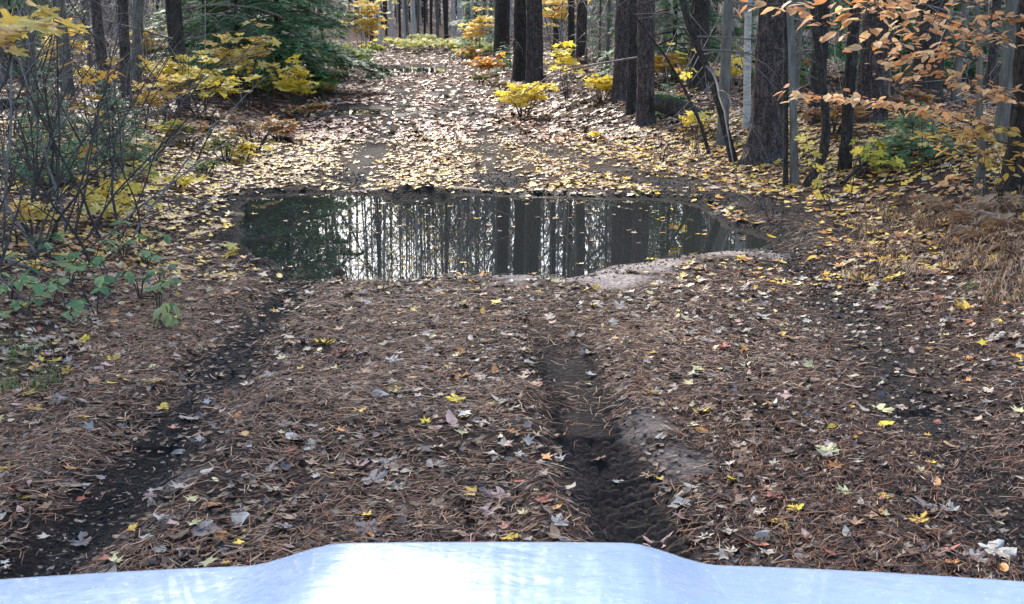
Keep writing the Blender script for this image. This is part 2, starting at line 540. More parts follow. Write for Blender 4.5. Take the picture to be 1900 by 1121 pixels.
def scatter(tpl, pos, yaw, pitch, roll, scl, col, slope=None):
    """many leaves at once: returns verts, tris, colours"""
    V, T = tpl; N = len(pos)
    cy, sy = np.cos(yaw), np.sin(yaw); cp, sp = np.cos(pitch), np.sin(pitch); cr, sr = np.cos(roll), np.sin(roll)
    Z = np.zeros(N); O = np.ones(N)
    Rz = np.stack([cy, -sy, Z, sy, cy, Z, Z, Z, O], 1).reshape(N, 3, 3)
    Rx = np.stack([O, Z, Z, Z, cp, -sp, Z, sp, cp], 1).reshape(N, 3, 3)
    Ry = np.stack([cr, Z, sr, Z, O, Z, -sr, Z, cr], 1).reshape(N, 3, 3)
    M = Rz @ Rx @ Ry
    W = np.einsum('nij,vj->nvi', M, V) * np.asarray(scl)[:, None, None]
    if slope is not None:
        W[:, :, 2] += W[:, :, 0] * slope[0][:, None] + W[:, :, 1] * slope[1][:, None]
    W += pos[:, None]
    TT = (T[None] + (np.arange(N) * len(V))[:, None, None]).reshape(-1, 3)
    CC = np.repeat(col, len(V), axis=0)
    return W.reshape(-1, 3), TT, CC


def build_branch(mb, p0, d0, L, r0, rng, depth=2, k=4, droop=0.0, wig=0.25, nsub=5, tips=None, seg=6, col=(1, 1, 1), upb=0.0):
    """a tapering limb with sub-branches"""
    P = [np.array(p0, float)]; d = np.array(d0, float); d /= np.linalg.norm(d)
    for i in range(seg):
        d = d + rng.normal(0, wig / seg ** 0.5, 3) * 0.6 + np.array([0, 0, (upb - droop) / seg])
        d /= np.linalg.norm(d)
        P.append(P[-1] + d * L / seg)
    P = np.array(P); rad = np.linspace(r0, r0 * 0.25, seg + 1)
    mb.tube(P, rad, k, col)
    if tips is not None: tips.append((P, depth))
    if depth > 0:
        for i in range(nsub):
            t = rng.uniform(0.2, 0.97); j = min(int(t * seg), seg - 1); q = P[j] + (P[j + 1] - P[j]) * (t * seg - j)
            ax = (P[j + 1] - P[j]); ax /= np.linalg.norm(ax)
            rr = rng.normal(0, 1, 3); rr -= ax * rr.dot(ax); rr /= np.linalg.norm(rr) + 1e-9; rr[2] *= 0.45
            dd = ax * 0.75 + rr * 0.8
            build_branch(mb, q, dd, L * (1 - t * 0.6) * rng.uniform(0.35, 0.6), r0 * (1 - 0.7 * t) * 0.55, rng, depth - 1, max(3, k - 1), droop, wig, max(2, nsub - 1), tips, max(3, seg - 2), col, upb)


# ------------------------------------------------------------------ setting: the ground
xs = np.concatenate([-np.geomspace(220, 3.6, 60), np.arange(-3.5, 3.5, 0.0165), np.geomspace(3.6, 220, 60)])
ys = np.concatenate([np.linspace(-60, 2.6, 26), np.arange(2.65, 7.8, 0.0155), np.arange(7.8, 14, 0.032), np.geomspace(14.05, 60, 130), np.geomspace(61, 320, 36)])
X, Y = np.meshgrid(xs, ys)
h, mud, sand, psd = HF(X.ravel(), Y.ravel(), True)
GV = np.stack([X.ravel(), Y.ravel(), h], 1)
nx, ny = len(xs), len(ys)
ii = (np.arange(ny - 1)[:, None] * nx + np.arange(nx - 1)[None]).ravel()
GQ = np.stack([ii, ii + 1, ii + nx + 1, ii + nx], 1)
x_, y_ = X.ravel(), Y.ravel()
nz = fbm(x_, y_, 3, 1.3)[:, None]
c_need = np.array([0.042, 0.026, 0.019]) * (1 + 0.35 * nz)
c_mud = np.array([0.012, 0.0105, 0.010]) * (1 + 0.3 * nz)
c_sand = np.array([0.36, 0.31, 0.29]) * (1 + 0.2 * nz)
c_far = np.array([0.075, 0.045, 0.03]) * (1 + 0.5 * nz)
k = sstep(8, 14, y_)[:, None]
gc = c_need * (1 - k) + c_far * k
gc = gc * (1 - mud[:, None]) + c_mud * mud[:, None]
_td = line_d(x_, y_, RUT_R); _tb = ((_td[0] < .14) & (_td[1] > .4) & (y_ > 2) & (y_ < 8))[:, None] * .75
gc = gc * (1 - _tb) + np.array([.036, .030, .027]) * _tb
gc = gc * (1 - sand[:, None]) + c_sand * sand[:, None]
wetc = sstep(0.0, 0.12, psd)[:, None]
gc = gc * (1 - wetc) + np.array([0.03, 0.026, 0.02]) * wetc
ro = 0.92 - 0.22 * mud * (fbm(x_ + 4, y_, 3, 2.2) > 0.12) * (0.6 + 0.9 * (psd > -.3)) - 0.1 * sand
ground = link('ground', mesh_np('ground', GV, GQ, np.hstack([gc, ro[:, None]]), 'forest_floor'))
tag(ground, kind='structure')


def water(P, name, ex):
    P = np.array(P); c0 = P.mean(0)
    P = c0 + (P - c0) * ex
    V = np.hstack([np.vstack([[c0], P]), np.full((len(P) + 1, 1), WATER_Z)])
    n_ = len(P); T = [[0, 1 + i, 1 + (i + 1) % n_] for i in range(n_)]
    T = [t if np.cross(V[t[1]][:2] - V[t[0]][:2], V[t[2]][:2] - V[t[0]][:2]) > 0 else [t[0], t[2], t[1]] for t in T]
    o = link(name, mesh_np(name, V, np.array(T), None, 'water', False)); tag(o, kind='structure')
    return o


water(PUD, 'puddle_water', 1.06)
for P in FAR_PUDS: water(P, 'puddle_water', 1.1)

# ------------------------------------------------------------------ trunks


def trunk_mesh(name, rad, H, mat, sides=24, rings=60, relief=0.03, seed=0, lean=(0, 0), flare=0.35, dense=0.35, bend=0.1, path=None, top=0.35):
    """a trunk rooted at the origin; relief is the depth of its bark furrows"""
    r = np.random.default_rng(seed)
    t = np.linspace(0, 1, rings) ** (1 / max(dense, 0.05) ** 0.6) if dense else np.linspace(0, 1, rings)
    z = -0.25 + t * (H + 0.25)
    a = np.arange(sides) / sides * 2 * math.pi
    A, Zz = np.meshgrid(a, z)
    K = max(5, int(sides / 3))
    u = A / (2 * math.pi) * K
    o1, o2 = seed * 13 % 200, seed * 29 % 200
    n1 = vn(u + 0.6 * vn(u * 2, Zz * 3 + o2, 2 * K) , Zz * (1.6 / max(rad, 0.06) * 0.22) + o1, K)
    n2 = vn(u * 2 + 3, Zz * 9 + o2, 2 * K)
    ridge = 1 - np.abs(n1 * 2 - 1)
    rr = rad * (1 - (1 - top) * np.clip(Zz / H, 0, 1) ** 0.9)
    fl = 1 + flare * np.exp(-np.maximum(Zz, 0) / 0.16) * (0.7 + 0.6 * vn(u * 0.5 + 0, Zz * 0 + o1, max(2, K // 2)))
    rr = rr * fl + relief * (ridge - 0.5) + relief * 0.5 * (n2 - 0.5)
    if path is None:
        bx = lean[0] * Zz + bend * np.sin(Zz * 0.35 + seed) * np.clip(Zz / 3, 0, 1) * 0.5
        by = lean[1] * Zz + bend * np.sin(Zz * 0.27 + seed * 2) * np.clip(Zz / 3, 0, 1) * 0.5
    else:
        pz = [p[2] for p in path]
        bx = np.interp(Zz, pz, [p[0] for p in path]); by = np.interp(Zz, pz, [p[1] for p in path])
    V = np.stack([bx + rr * np.cos(A), by + rr * np.sin(A), Zz], -1).reshape(-1, 3)
    i = np.arange(rings - 1)[:, None] * sides; j = np.arange(sides)[None]; j2 = (j + 1) % sides
    Q = np.stack([i + j, i + j2, i + sides + j2, i + sides + j], -1).reshape(-1, 4)
    return mesh_np(name, V, Q, None, mat)


# dead lower limbs, shared by all pines
LIMBS = []
for k in range(7):
    mb = MB(); rg = np.random.default_rng(50 + k)
    build_branch(mb, (0, 0, 0), (0, 1, 0.08), rg.uniform(1.5, 2.8), 0.017, rg, 2, 4, droop=0.35, wig=0.35, nsub=6, seg=7)
    LIMBS.append(mb.mesh('dead_limb', 'twig_bark'))
BARE = []      # leafless tree tops
for k in range(4):
    mb = MB(); rg = np.random.default_rng(80 + k)
    for i in range(34):
        z = rg.uniform(0.30, 1.0); a = rg.uniform(0, 6.28)
        build_branch(mb, (0, 0, z * 10), (math.cos(a), math.sin(a), 0.7), 3.2 * (1.15 - z), 0.055 * (1.2 - z), rg, 2, 3, droop=0.0, wig=0.35, nsub=7, seg=5, upb=0.5)
    BARE.append(mb.mesh('bare_branches', 'twig_bark'))
LEAFY = []     # thin autumn crowns
YEL = np.array([[0.80, 0.62, 0.10], [0.85, 0.68, 0.18], [0.62, 0.40, 0.06], [0.70, 0.62, 0.20], [0.55, 0.30, 0.08]])
lo_maple = leaf_template(MAPLE_LO, 0.1, 0.1, 0.35, 0.0)
lo_oval = leaf_template(OVAL, 0.25, 0.1, 0.3, 0.0)
for k in range(3):
    rg = np.random.default_rng(90 + k)
    N = 900
    cl = rg.normal(0, 1, (60, 3)) * [1.5, 1.5, 2.4] + [0, 0, 7]
    p = cl[rg.integers(0, 60, N)] + rg.normal(0, 0.28, (N, 3))
    p[:, 2] = np.maximum(p[:, 2], 4.2 + rg.random(N))
    V, T, CC = scatter(lo_maple, p, rg.uniform(0, 6.28, N), rg.normal(-0.4, 0.4, N), rg.normal(0, 0.4, N), rg.uniform(0.07, 0.12, N), YEL[rg.integers(0, 5, N)])
    LEAFY.append(mesh_np('autumn_crown', V, T, CC, 'live_leaf'))
# pine crowns: tufts of needles on short limbs, 10 to 18 m up
PCROWN = []
for k in range(3):
    rg = np.random.default_rng(30 + k); mb = MB()
    tuft = []
    for j in range(46):
        z = rg.uniform(0, 1); a = rg.uniform(0, 6.28); Lr = (1.25 - z) * rg.uniform(1.2, 2.9)
        P0 = np.array([0, 0, 9 + 9 * z]); dd = np.array([math.cos(a), math.sin(a), 0.25])
        mb.tube(np.array([P0, P0 + dd * Lr * 0.5, P0 + dd * Lr + [0, 0, 0.1]]), [0.04, 0.025, 0.01], 3, (0.07, 0.05, 0.04))
        for q in range(9):
            tuft.append(P0 + dd * Lr * rg.uniform(0.35, 1.05) + rg.normal(0, 0.28, 3) * [1, 1, 0.5])
    tuft = np.array(tuft); N = len(tuft); NB = 16
    d = rg.normal(0, 1, (N, NB, 3)); d[..., 2] = d[..., 2] * 0.7 + 0.3; d /= np.linalg.norm(d, axis=2)[..., None]
    s = np.cross(d, rg.normal(0, 1, (N, NB, 3))); s /= np.linalg.norm(s, axis=2)[..., None]
    L = rg.uniform(0.16, 0.30, (N, NB, 1)); b = tuft[:, None]
    V = np.stack([b - s * 0.012, b + s * 0.012, b + d * L], 2).reshape(-1, 3)
    mb.add(V, np.arange(N * NB * 3).reshape(-1, 3), None, np.repeat(np.array([[0.035, 0.07, 0.025]]) * rg.uniform(0.6, 1.6, (N * NB, 1)), 3, axis=0))
    PCROWN.append(mb.mesh('pine_crown', 'needle_green'))

NT = [0]


def tree(name, label, base, wpx_m, kind, H=16, mat='pine_bark', group=None, cat='tree', hi=False, limbs=0, crown=None, lean=(0, 0), bend=0.12, path=None, limb_z=(0.5, 11), limb_s=1.0, relief=None, flare=0.35, top=0.35):
    NT[0] += 1
    e = link(name, None, loc=base); e.empty_display_size = 0.2
    tag(e, label, cat, group)
    rel = relief if relief is not None else (0.022 if hi else 0.01)
    me = trunk_mesh('trunk', wpx_m / 2, H, mat, 56 if hi else 14, 200 if hi else 34, rel, NT[0], lean, flare, 0.25 if hi else 0.5, bend, path, top)
    link('trunk', me, e)
    rg = random.Random(NT[0])
    for k in range(int(limbs * 1.7)):
        z = rg.uniform(*limb_z); t = z / H
        ox = lean[0] * z; oy = lean[1] * z
        if path: ox = float(np.interp(z, [p[2] for p in path], [p[0] for p in path])); oy = float(np.interp(z, [p[2] for p in path], [p[1] for p in path]))
        link('branch', LIMBS[rg.randrange(7)], e, (ox, oy, z), (rg.uniform(-0.2, 0.3), 0, rg.uniform(0, 6.28)), limb_s * rg.uniform(0.55, 1.1))
    if crown == 'pine':
        tag(link('crown', PCROWN[rg.randrange(3)], e, (lean[0] * 12, lean[1] * 12, 0), (0, 0, rg.uniform(0, 6)), (H / 17,) * 3), kind='stuff')
    if crown in ('bare', 'leafy'):
        s = H / 11.0
        tag(link('branches', BARE[rg.randrange(4)], e, (lean[0] * 6, lean[1] * 6, 0), (0, 0, rg.uniform(0, 6)), (s * 0.8, s * 0.8, s)), kind='stuff')
    if crown == 'leafy':
        tag(link('crown', LEAFY[rg.randrange(3)], e, (0, 0, 0), (0, 0, rg.uniform(0, 6)), (s, s, s)), kind='stuff')
    return e


def pxw(px_w, base): return px_w / F * math.hypot(base.x, base.y) * 1.0


# (name, label, px, py, width px, bark, options)
MAIN = [
    ('pine_tree', 'dark pine trunk nearest the far track on its right side', 930, 122, 30, 'dark_bark', dict(limbs=8)),
    ('pine_tree', 'left, farther trunk of the dark pine pair right of the track', 965, 150, 26, 'dark_bark', dict(hi=True, limbs=7)),
    ('pine_tree', 'right and nearer trunk of the dark pine pair, behind a bright yellow bush', 992, 168, 31, 'pine_bark', dict(hi=True, limbs=8)),
    ('pine_tree', 'very thin dark trunk between the pine pair and the brown trunks', 1032, 108, 11, 'dark_bark', dict(limbs=5)),
    ('pine_tree', 'narrow black trunk touching the left of a brown pine', 1060, 118, 13, 'dark_bark', dict(limbs=4)),
    ('pine_tree', 'brown pine trunk just right of a narrow black one, behind yellow saplings', 1078, 132, 20, 'pine_bark', dict(limbs=6)),
    ('young_maple', 'slim grey green stem standing alone left of three close pines', 1126, 140, 7, 'grey_bark', dict(crown='bare', H=9)),
    ('pine_tree', 'grey pine, left one of three trunks standing close together', 1149, 188, 25, 'pine_bark', dict(hi=True, limbs=6)),
    ('pine_tree', 'dark pine, middle one of three trunks standing close together', 1173, 212, 20, 'dark_bark', dict(hi=True, limbs=5)),
    ('pine_tree', 'reddish brown pine, right and nearest of three close trunks, black at its foot', 1197, 232, 31, 'pine_bark', dict(hi=True, limbs=6)),
    ('pine_tree', 'broad black trunk behind the leaning saplings, flared at its base', 1296, 168, 34, 'dark_bark', dict(hi=True, limbs=6)),
    ('young_maple', 'straight grey trunk crossed by a dark leaning sapling', 1340, 268, 20, 'grey_bark', dict(crown='bare', H=12)),
    ('birch_tree', 'thin white birch with patchy bark left of the widest pine', 1386, 238, 13, 'birch_bark', dict(lean=(-0.05, 0), crown='bare', H=11)),
    ('pine_tree', 'widest furrowed brown pine trunk right of the puddle, next to slim grey stems', 1418, 298, 58, 'pine_bark', dict(hi=True, limbs=3, relief=0.04)),
    ('young_maple', 'slim grey stem leaning against the widest pine, pale bark', 1474, 343, 14, 'grey_bark', dict(lean=(-0.085, 0.02), H=9, crown='bare', hi=True, relief=.006)),
    ('young_maple', 'slender dark stem left of the pale grey one, beside the widest pine', 1457, 346, 8, 'dark_bark', dict(lean=(-0.03, 0.02), H=8)),
    ('cherry_tree', 'black lichen spotted trunk behind the curved dark stem', 1516, 228, 26, 'dark_bark', dict(hi=True, limbs=4)),
    ('cherry_tree', 'dark scaly trunk between the curved stem and a wide brown pine', 1567, 318, 18, 'dark_bark', dict(hi=True, limbs=3)),
    ('pine_tree', 'wide brown pine trunk behind the long orange beech branch', 1614, 228, 50, 'pine_bark', dict(hi=True, limbs=4, relief=0.035)),
    ('pine_tree', 'short looking black trunk deep in the woods, behind orange beech leaves', 1715, 186, 52, 'dark_bark', dict(hi=True, limbs=4)),
    ('young_maple', 'thin grey trunk far behind the beech stem', 1772, 188, 14, 'grey_bark', dict(crown='bare', H=12)),
    ('pine_tree', 'pale grey trunk behind the dark trunk at the right edge', 1862, 262, 30, 'grey_bark', dict(hi=True, limbs=3)),
    ('pine_tree', 'dark trunk at the right edge above dry ferns', 1900, 350, 60, 'dark_bark', dict(hi=True, limbs=2, relief=0.03)),
    ('maple_tree', 'grey brown trunk behind the bare thicket on the left', 130, 200, 19, 'grey_bark', dict(hi=True, limbs=4, limb_z=(0.4, 6))),
    ('maple_tree', 'thin grey trunk at far left behind the fallen log', 66, 186, 13, 'grey_bark', dict(limbs=4, limb_z=(0.4, 6))),
    ('pine_tree', 'dark reddish trunk left of a leaning grey trunk on the left', 236, 176, 17, 'pine_bark', dict(hi=True, limbs=5)),
    ('maple_tree', 'grey trunk leaning right, beside a dark reddish trunk on the left', 252, 192, 17, 'grey_bark', dict(hi=True, limbs=3, lean=(0.09, 0))),
    ('pine_tree', 'black trunk behind the yellow maple sapling, left of the spruces', 340, 198, 19, 'dark_bark', dict(hi=True, limbs=8, limb_z=(0.5, 8))),
    ('pine_tree', 'second black trunk close left of the one behind the yellow sapling', 327, 168, 15, 'dark_bark', dict(limbs=6)),
    ('pine_tree', 'thin dark trunk between a black trunk and the spruces', 392, 160, 10, 'dark_bark', dict(limbs=6)),
    ('pine_tree', 'thin dark trunk left of the leaning grey trunk, among bare twigs', 190, 166, 10, 'dark_bark', dict(limbs=6)),
]
bases = []
for (nm, lb, px, py, wp, mt, op) in MAIN:
    b = gp(px, py); bases.append((b.x, b.y))
    op = dict(op)
    if nm == 'pine_tree' and 'crown' not in op: op['crown'] = 'pine'
    if nm in ('maple_tree', 'cherry_tree') and 'crown' not in op: op['crown'] = 'leafy'
    tree(nm, lb, b, pxw(wp, b), nm, H=op.pop('H', 17), mat=mt, **op)


def stem_path(pts, depth, base):
    return [(p.x - base.x, p.y - base.y, p.z - base.z) for p in [up(a, b, depth) for a, b in pts]]


# three leaning or bent saplings on the right
b = gp(1362, 302); pa = stem_path([(1362, 302), (1352, 262), (1340, 215), (1322, 150), (1296, 90), (1278, 45), (1266, 0)], b.y, b)
pa = [(0, 0, -0.3), (0, 0, 0)] + pa[1:] + [(pa[-1][0] - 0.25, 0, pa[-1][2] + 1), (pa[-1][0] - 0.45, 0.3, 6)]
tree('young_maple', 'dark sapling leaning left in front of a straight grey trunk', b, pxw(15, b), 's', H=6, mat='dark_bark', path=pa, hi=True, relief=0.004, limbs=3, limb_z=(1, 4), flare=.2, crown=None)
b = gp(1316, 286); pa = stem_path([(1316, 286), (1300, 230), (1270, 165), (1235, 105), (1200, 60), (1165, 10)], b.y, b)
pa = [(0, 0, -0.3), (0, 0, 0)] + pa[1:] + [(pa[-1][0] - 0.5, 0, pa[-1][2] + .5), (pa[-1][0] - 0.9, 0, pa[-1][2] + 1.2)]
tree('young_maple', 'thin black sapling arching left towards the three close pines', b, pxw(7, b), 's', H=2.9, mat='dark_bark', path=pa, hi=True, relief=0.002, limbs=2, limb_z=(1, 2), limb_s=.5, flare=.2, crown=None)
b = gp(1497, 346); pa = stem_path([(1497, 346), (1512, 318), (1528, 285), (1533, 240), (1530, 190), (1522, 120), (1512, 40), (1508, 0)], b.y, b)
pa = [(0, 0, -0.3), (0, 0, 0)] + pa[1:] + [(pa[-1][0] - 0.1, 0, 6)]
tree('cherry_tree', 'black stem curving up from the ground right of slim grey stems', b, pxw(17, b), 's', H=6, mat='dark_bark', path=pa, hi=True, relief=0.006, limbs=3, limb_z=(.8, 4), limb_s=.6, flare=.3, crown=None)

# white birches and grey stems closing the far end of the track
FARM = [(706, 84, 6, 'birch_bark', -.01), (728, 80, 7, 'birch_bark', -.06), (752, 74, 6, 'birch_bark', -.02), (757, 78, 6, 'grey_bark', -.03), (769, 80, 8, 'birch_bark', -.01), (776, 74, 5, 'grey_bark', 0),
        (800, 76, 5, 'dark_bark', 0), (812, 72, 6, 'grey_bark', 0), (829, 84, 8, 'dark_bark', -.02), (853, 82, 9, 'birch_bark', 0), (840, 72, 5, 'birch_bark', .01), (690, 78, 6, 'dark_bark', 0),
        (865, 76, 5, 'grey_bark', 0), (788, 72, 4, 'dark_bark', 0), (742, 72, 4, 'dark_bark', .01), (717, 72, 4, 'dark_bark', 0), (876, 80, 6, 'birch_bark', -.01), (680, 70, 5, 'grey_bark', 0.02)]
LRF = ['leftmost', 'second from left', 'third from left', 'fourth from left', 'fifth from left', 'sixth from left', 'seventh from left']
FCNT = {}
for (px, py, wp, mt, ln) in sorted(FARM):
    b = gp(px, py)
    nm = {'birch_bark': 'birch_tree', 'grey_bark': 'maple_tree', 'dark_bark': 'pine_tree'}[mt]
    lb = {'birch_bark': 'slim pale birch trunk behind the yellow track end', 'grey_bark': 'slim grey trunk behind the yellow track end',
          'dark_bark': 'slim dark trunk behind the yellow track end'}[mt]
    FCNT[mt] = FCNT.get(mt, 0) + 1; lb += ', ' + LRF[FCNT[mt] - 1]
    tree(nm, lb, b, pxw(wp, b), nm, H=random.uniform(13, 17), mat=mt, crown='leafy' if random.random() < .15 else 'bare', lean=(ln, 0), group='trees closing the far end of the track')

rg = random.Random(44); cc_ = 0
while cc_ < 34:
    y = rg.uniform(48, 84); x = rg.uniform(-.26, .12) * y
    if float(edge_d(x, y)) < 1.2 or any((x - q[0]) ** 2 + (y - q[1]) ** 2 < 1.4 for q in bases): continue
    bases.append((x, y)); cc_ += 1
    FAR_EXTRA = tree('maple_tree' if cc_ % 3 else 'birch_tree', 'slim bare tree in the thin stand beyond the track end', (x, y, float(Hb(x, y))), rg.uniform(.07, .15), 'm', H=rg.uniform(15, 21), mat=['birch_bark', 'grey_bark', 'dark_bark'][cc_ % 3], crown='bare', lean=(rg.uniform(-.03, .03), 0), group='bare trees beyond the track end')
# the woods behind, on both sides
LANDM = [(-60, 'behind the fallen log'), (66, 'behind the fallen log'), (130, 'behind the bare thicket'), (240, 'behind the leaning grey trunk'), (335, 'behind the two black trunks'), (450, 'behind the hemlocks'), (560, 'behind the dense spruce'), (680, 'left of the track end'),
         (965, 'behind the dark pine pair'), (1068, 'behind the brown pines'), (1175, 'behind the three close pines'), (1296, 'behind the leaning saplings'), (1418, 'behind the widest pine'), (1530, 'behind the curved black stem'), (1614, 'behind the wide brown pine'), (1715, 'behind the orange beech'), (1815, 'behind the beech stem'), (1900, 'behind the edge trunk')]
ORD = ['nearest', 'second nearest', 'third nearest', 'fourth nearest', 'fifth nearest', 'sixth nearest', 'seventh nearest', 'eighth nearest', 'ninth nearest', 'tenth nearest', 'farthest']
LR = ['leftmost', 'second from left', 'third from left', 'fourth from left', 'fifth from left', 'sixth from left', 'seventh from left', 'eighth from left', 'ninth from left', 'tenth from left', 'rightmost']


def relabel(lst):
    """lst of (object, look); tells alike ones apart by landmark and nearness"""
    g = {}
    for o, look in lst:
        px = 950 + F * o.location.x / o.location.y
        lm = min(LANDM, key=lambda q: abs(q[0] - px))[1]
        g.setdefault((look, lm), []).append(o)
    for (look, lm), os_ in g.items():
        os_.sort(key=lambda o: o.location.y)
        for i, o in enumerate(os_): o['label'] = look + ' ' + lm + ((', ' + ORD[min(i, 10)] + ' of several') if len(os_) > 1 else '')


WOODS = []
rg = random.Random(21)
cnt = 0; tries = 0
while cnt < 150 and tries < 6000:
    tries += 1
    y = rg.uniform(17, 85); x = rg.uniform(-0.62 * y - 4, 0.62 * y + 4)
    if float(edge_d(x, y)) < 1.2 + 0.02 * y: continue
    if y > 50 and -12 < x < 2: continue
    if any((x - q[0]) ** 2 + (y - q[1]) ** 2 < (1.3 + 0.012 * y) ** 2 for q in bases): continue
    px = 950 + F * x / y
    if y < 24 and (520 < px < 1000 or 380 < px < 520): continue
    bases.append((x, y)); cnt += 1
    z = float(Hb(x, y)); k = rg.random()
    side = 'left' if x < np.interp(y, EY, EL) else 'right'
    if k < .5 and -15 < x < 0.5 and y > 26: k = .9
    if k < .5: nm, mt, cr, lb = 'pine_tree', 'dark_bark' if rg.random() < .6 else 'pine_bark', 'pine', 'dark pine trunk among many in the woods %s of the track' % side
    elif k < .8: nm, mt, cr, lb = 'maple_tree', 'grey_bark', 'leafy', 'thin grey trunk with thin yellow top in the woods %s of the track' % side
    else: nm, mt, cr, lb = 'birch_tree', 'birch_bark', 'bare', 'thin pale birch trunk in the woods %s of the track' % side
    wd = rg.uniform(.12, .34) if nm == 'pine_tree' else rg.uniform(.06, .16)
    o_ = tree(nm, lb, (x, y, z), wd, nm, H=rg.uniform(12, 18), mat=mt, crown=cr, limbs=rg.choice([3, 5, 7]) if nm == 'pine_tree' else 0, lean=(rg.uniform(-.03, .03), rg.uniform(-.02, .02)),
         group='trees in the woods %s of the track' % side)
    WOODS.append((o_, {'p': 'dark pine', 'm': 'thin grey trunk with sparse yellow top', 'b': 'thin pale birch'}[nm[0]]))
relabel(WOODS)
# pines beside and behind the car, they shade the foreground
for (x, y, wd, H) in ((-6.5, 2, .35, 18), (-5.2, 8.5, .3, 17), (5.5, 3.5, .4, 18), (7.5, -2, .35, 18), (-7, -5, .4, 18), (4.2, -6, .35, 17), (-9.5, 13, .35, 18), (-8, 6, .3, 17), (-4.5, -2.5, .3, 17), (9.5, 8, .4, 18), (-11, 9, .35, 18), (-10, 1, .35, 18),
                      (-6.6, 12.5, .3, 17), (-8.5, 17, .3, 17), (-4.2, 5.0, .25, 16)):
    tree('pine_tree', 'pine beside the car, outside the view', (x, y, float(Hb(x, y))), wd, 'p', H=H, mat='pine_bark', crown='pine', limbs=4, limb_z=(3, 9), group='pines standing around the car')

for (x, y, H, cr) in ((-3.9, 8.0, 15, 'bare'), (-4.9, 9.6, 17, 'bare'), (-5.2, 7.4, 12, 'leafy'), (3.9, 8.3, 15, 'bare'), (-6.4, 12.0, 14, 'leafy')):  # unseen maples, added to throw branch shadows and reflections onto the hood
    if cr: tree('maple_tree', 'slim maple outside the view, added to dapple the hood', (x, y, float(Hb(x, y))), .09, 'm', H=H, mat='grey_bark', crown=cr, group='unseen maples added to dapple the hood')
# thin understorey stems and twigs through the woods
rg = np.random.default_rng(55); N = 26000
y = 15 + 75 * rg.random(N) ** .8; x = rg.uniform(-1, 1, N) * (.5 * y + 3); e_ = edge_d(x, y); k_ = e_ > .9 + .03 * y; x, y = x[k_], y[k_]; N = len(x)
hh = rg.random(N) ** 1.6 * 5; dr = rg.normal(0, .5, (N, 3)); dr[:, 2] = np.where(rg.random(N) < .5, 1.2, rg.normal(.2, .4, N)); dr /= np.linalg.norm(dr, axis=1)[:, None]
p = np.stack([x, y, Hb(x, y) + hh - .1], 1); L = rg.uniform(.4, 1.9, N)[:, None]; sd = np.cross(dr, [.1, 1, .1]); sd /= np.linalg.norm(sd, axis=1)[:, None]
q = np.cross(dr, sd); w_ = .0032 + .00025 * y[:, None]
V = np.stack([p - sd * w_, p + sd * w_, p + q * w_ * 1.5, p + dr * L], 1).reshape(-1, 3); b_ = (np.arange(N) * 4)[:, None]
T = np.concatenate([b_ + [0, 1, 3], b_ + [1, 2, 3], b_ + [2, 0, 3]])
und = link('understorey_twigs', mesh_np('understorey_twigs', V, T, np.repeat(np.array([[.14, .125, .12]]) * rg.uniform(.2, 2.4, (N, 1)), 4, axis=0), 'dry_straw')); tag(und, 'bare thin stems and twigs filling the woods between trunks', 'undergrowth', kind='stuff')

# distant forest that reads as one mass
mb = MB(); rg = np.random.default_rng(5)
for i in range(700):
    a = rg.uniform(-0.9, 0.9); d = rg.uniform(84, 150)
    x, y = d * math.sin(a), d * math.cos(a); z = float(Hb(x, y)); H = rg.uniform(18, 32); r_ = rg.uniform(.06, .2)
    cc = np.array([[.035, .028, .024], [.10, .09, .08], [.3, .29, .27]][rg.choice(3, p=[.45, .35, .2])])
    mb.tube([(x, y, z - .5), (x + rg.normal(0, .2), y, z + H * .5), (x + rg.normal(0, .3), y, z + H)], [r_, r_ * .7, r_ * .2], 5, cc)
N = 70000
a = rg.uniform(-0.8, 0.8, N); d = rg.uniform(80, 150, N); x = d * np.sin(a); y = d * np.cos(a); z = Hb(x, y) + rg.random(N) * 31
dr = rg.normal(0, 1, (N, 3)); dr[:, 2] = np.abs(dr[:, 2]); dr /= np.linalg.norm(dr, axis=1)[:, None]
p = np.stack([x, y, z], 1); L = rg.uniform(.8, 2.6, N)[:, None]; sd = np.cross(dr, [0, 1, 0]); sd /= np.linalg.norm(sd, axis=1)[:, None] + 1e-6
V = np.stack([p - sd * .045, p + sd * .045, p + dr * L], 1).reshape(-1, 3)
mb.add(V, np.arange(3 * N).reshape(-1, 3), None, np.repeat(np.array([[.17, .165, .15]]) * rg.uniform(.3, 1.8, (N, 1)), 3, axis=0))
distant = link('distant_forest', mb.mesh('distant_forest', 'dry_straw')); tag(distant, 'grey tangle of distant trunks and twigs beyond the track', 'woods', kind='stuff')
N = 15000
cl = 420; ca = rg.uniform(-.8, .8, cl); cd = rg.uniform(78, 130, cl); cz = rg.uniform(0.2, 24, cl)
q = rg.integers(0, cl, N); x = cd[q] * np.sin(ca[q]) + rg.normal(0, 1.0, N); y = cd[q] * np.cos(ca[q]) + rg.normal(0, 1, N)
z = Hb(x, y) + np.abs(cz[q] + rg.normal(0, .8, N))
pal = np.array([[.70, .52, .10], [.72, .60, .18], [.60, .32, .10], [.10, .16, .06], [.07, .12, .05]])
V, T, CC = scatter(lo_maple, np.stack([x, y, z], 1), rg.uniform(0, 6.28, N), rg.normal(-.5, .6, N), rg.normal(0, .6, N), rg.uniform(.2, .42, N), pal[(q % 5)])
o = link('distant_foliage', mesh_np('distant_foliage', V, T, CC, 'live_leaf')); tag(o, 'yellow and green leaves of the distant trees', 'foliage', kind='stuff')

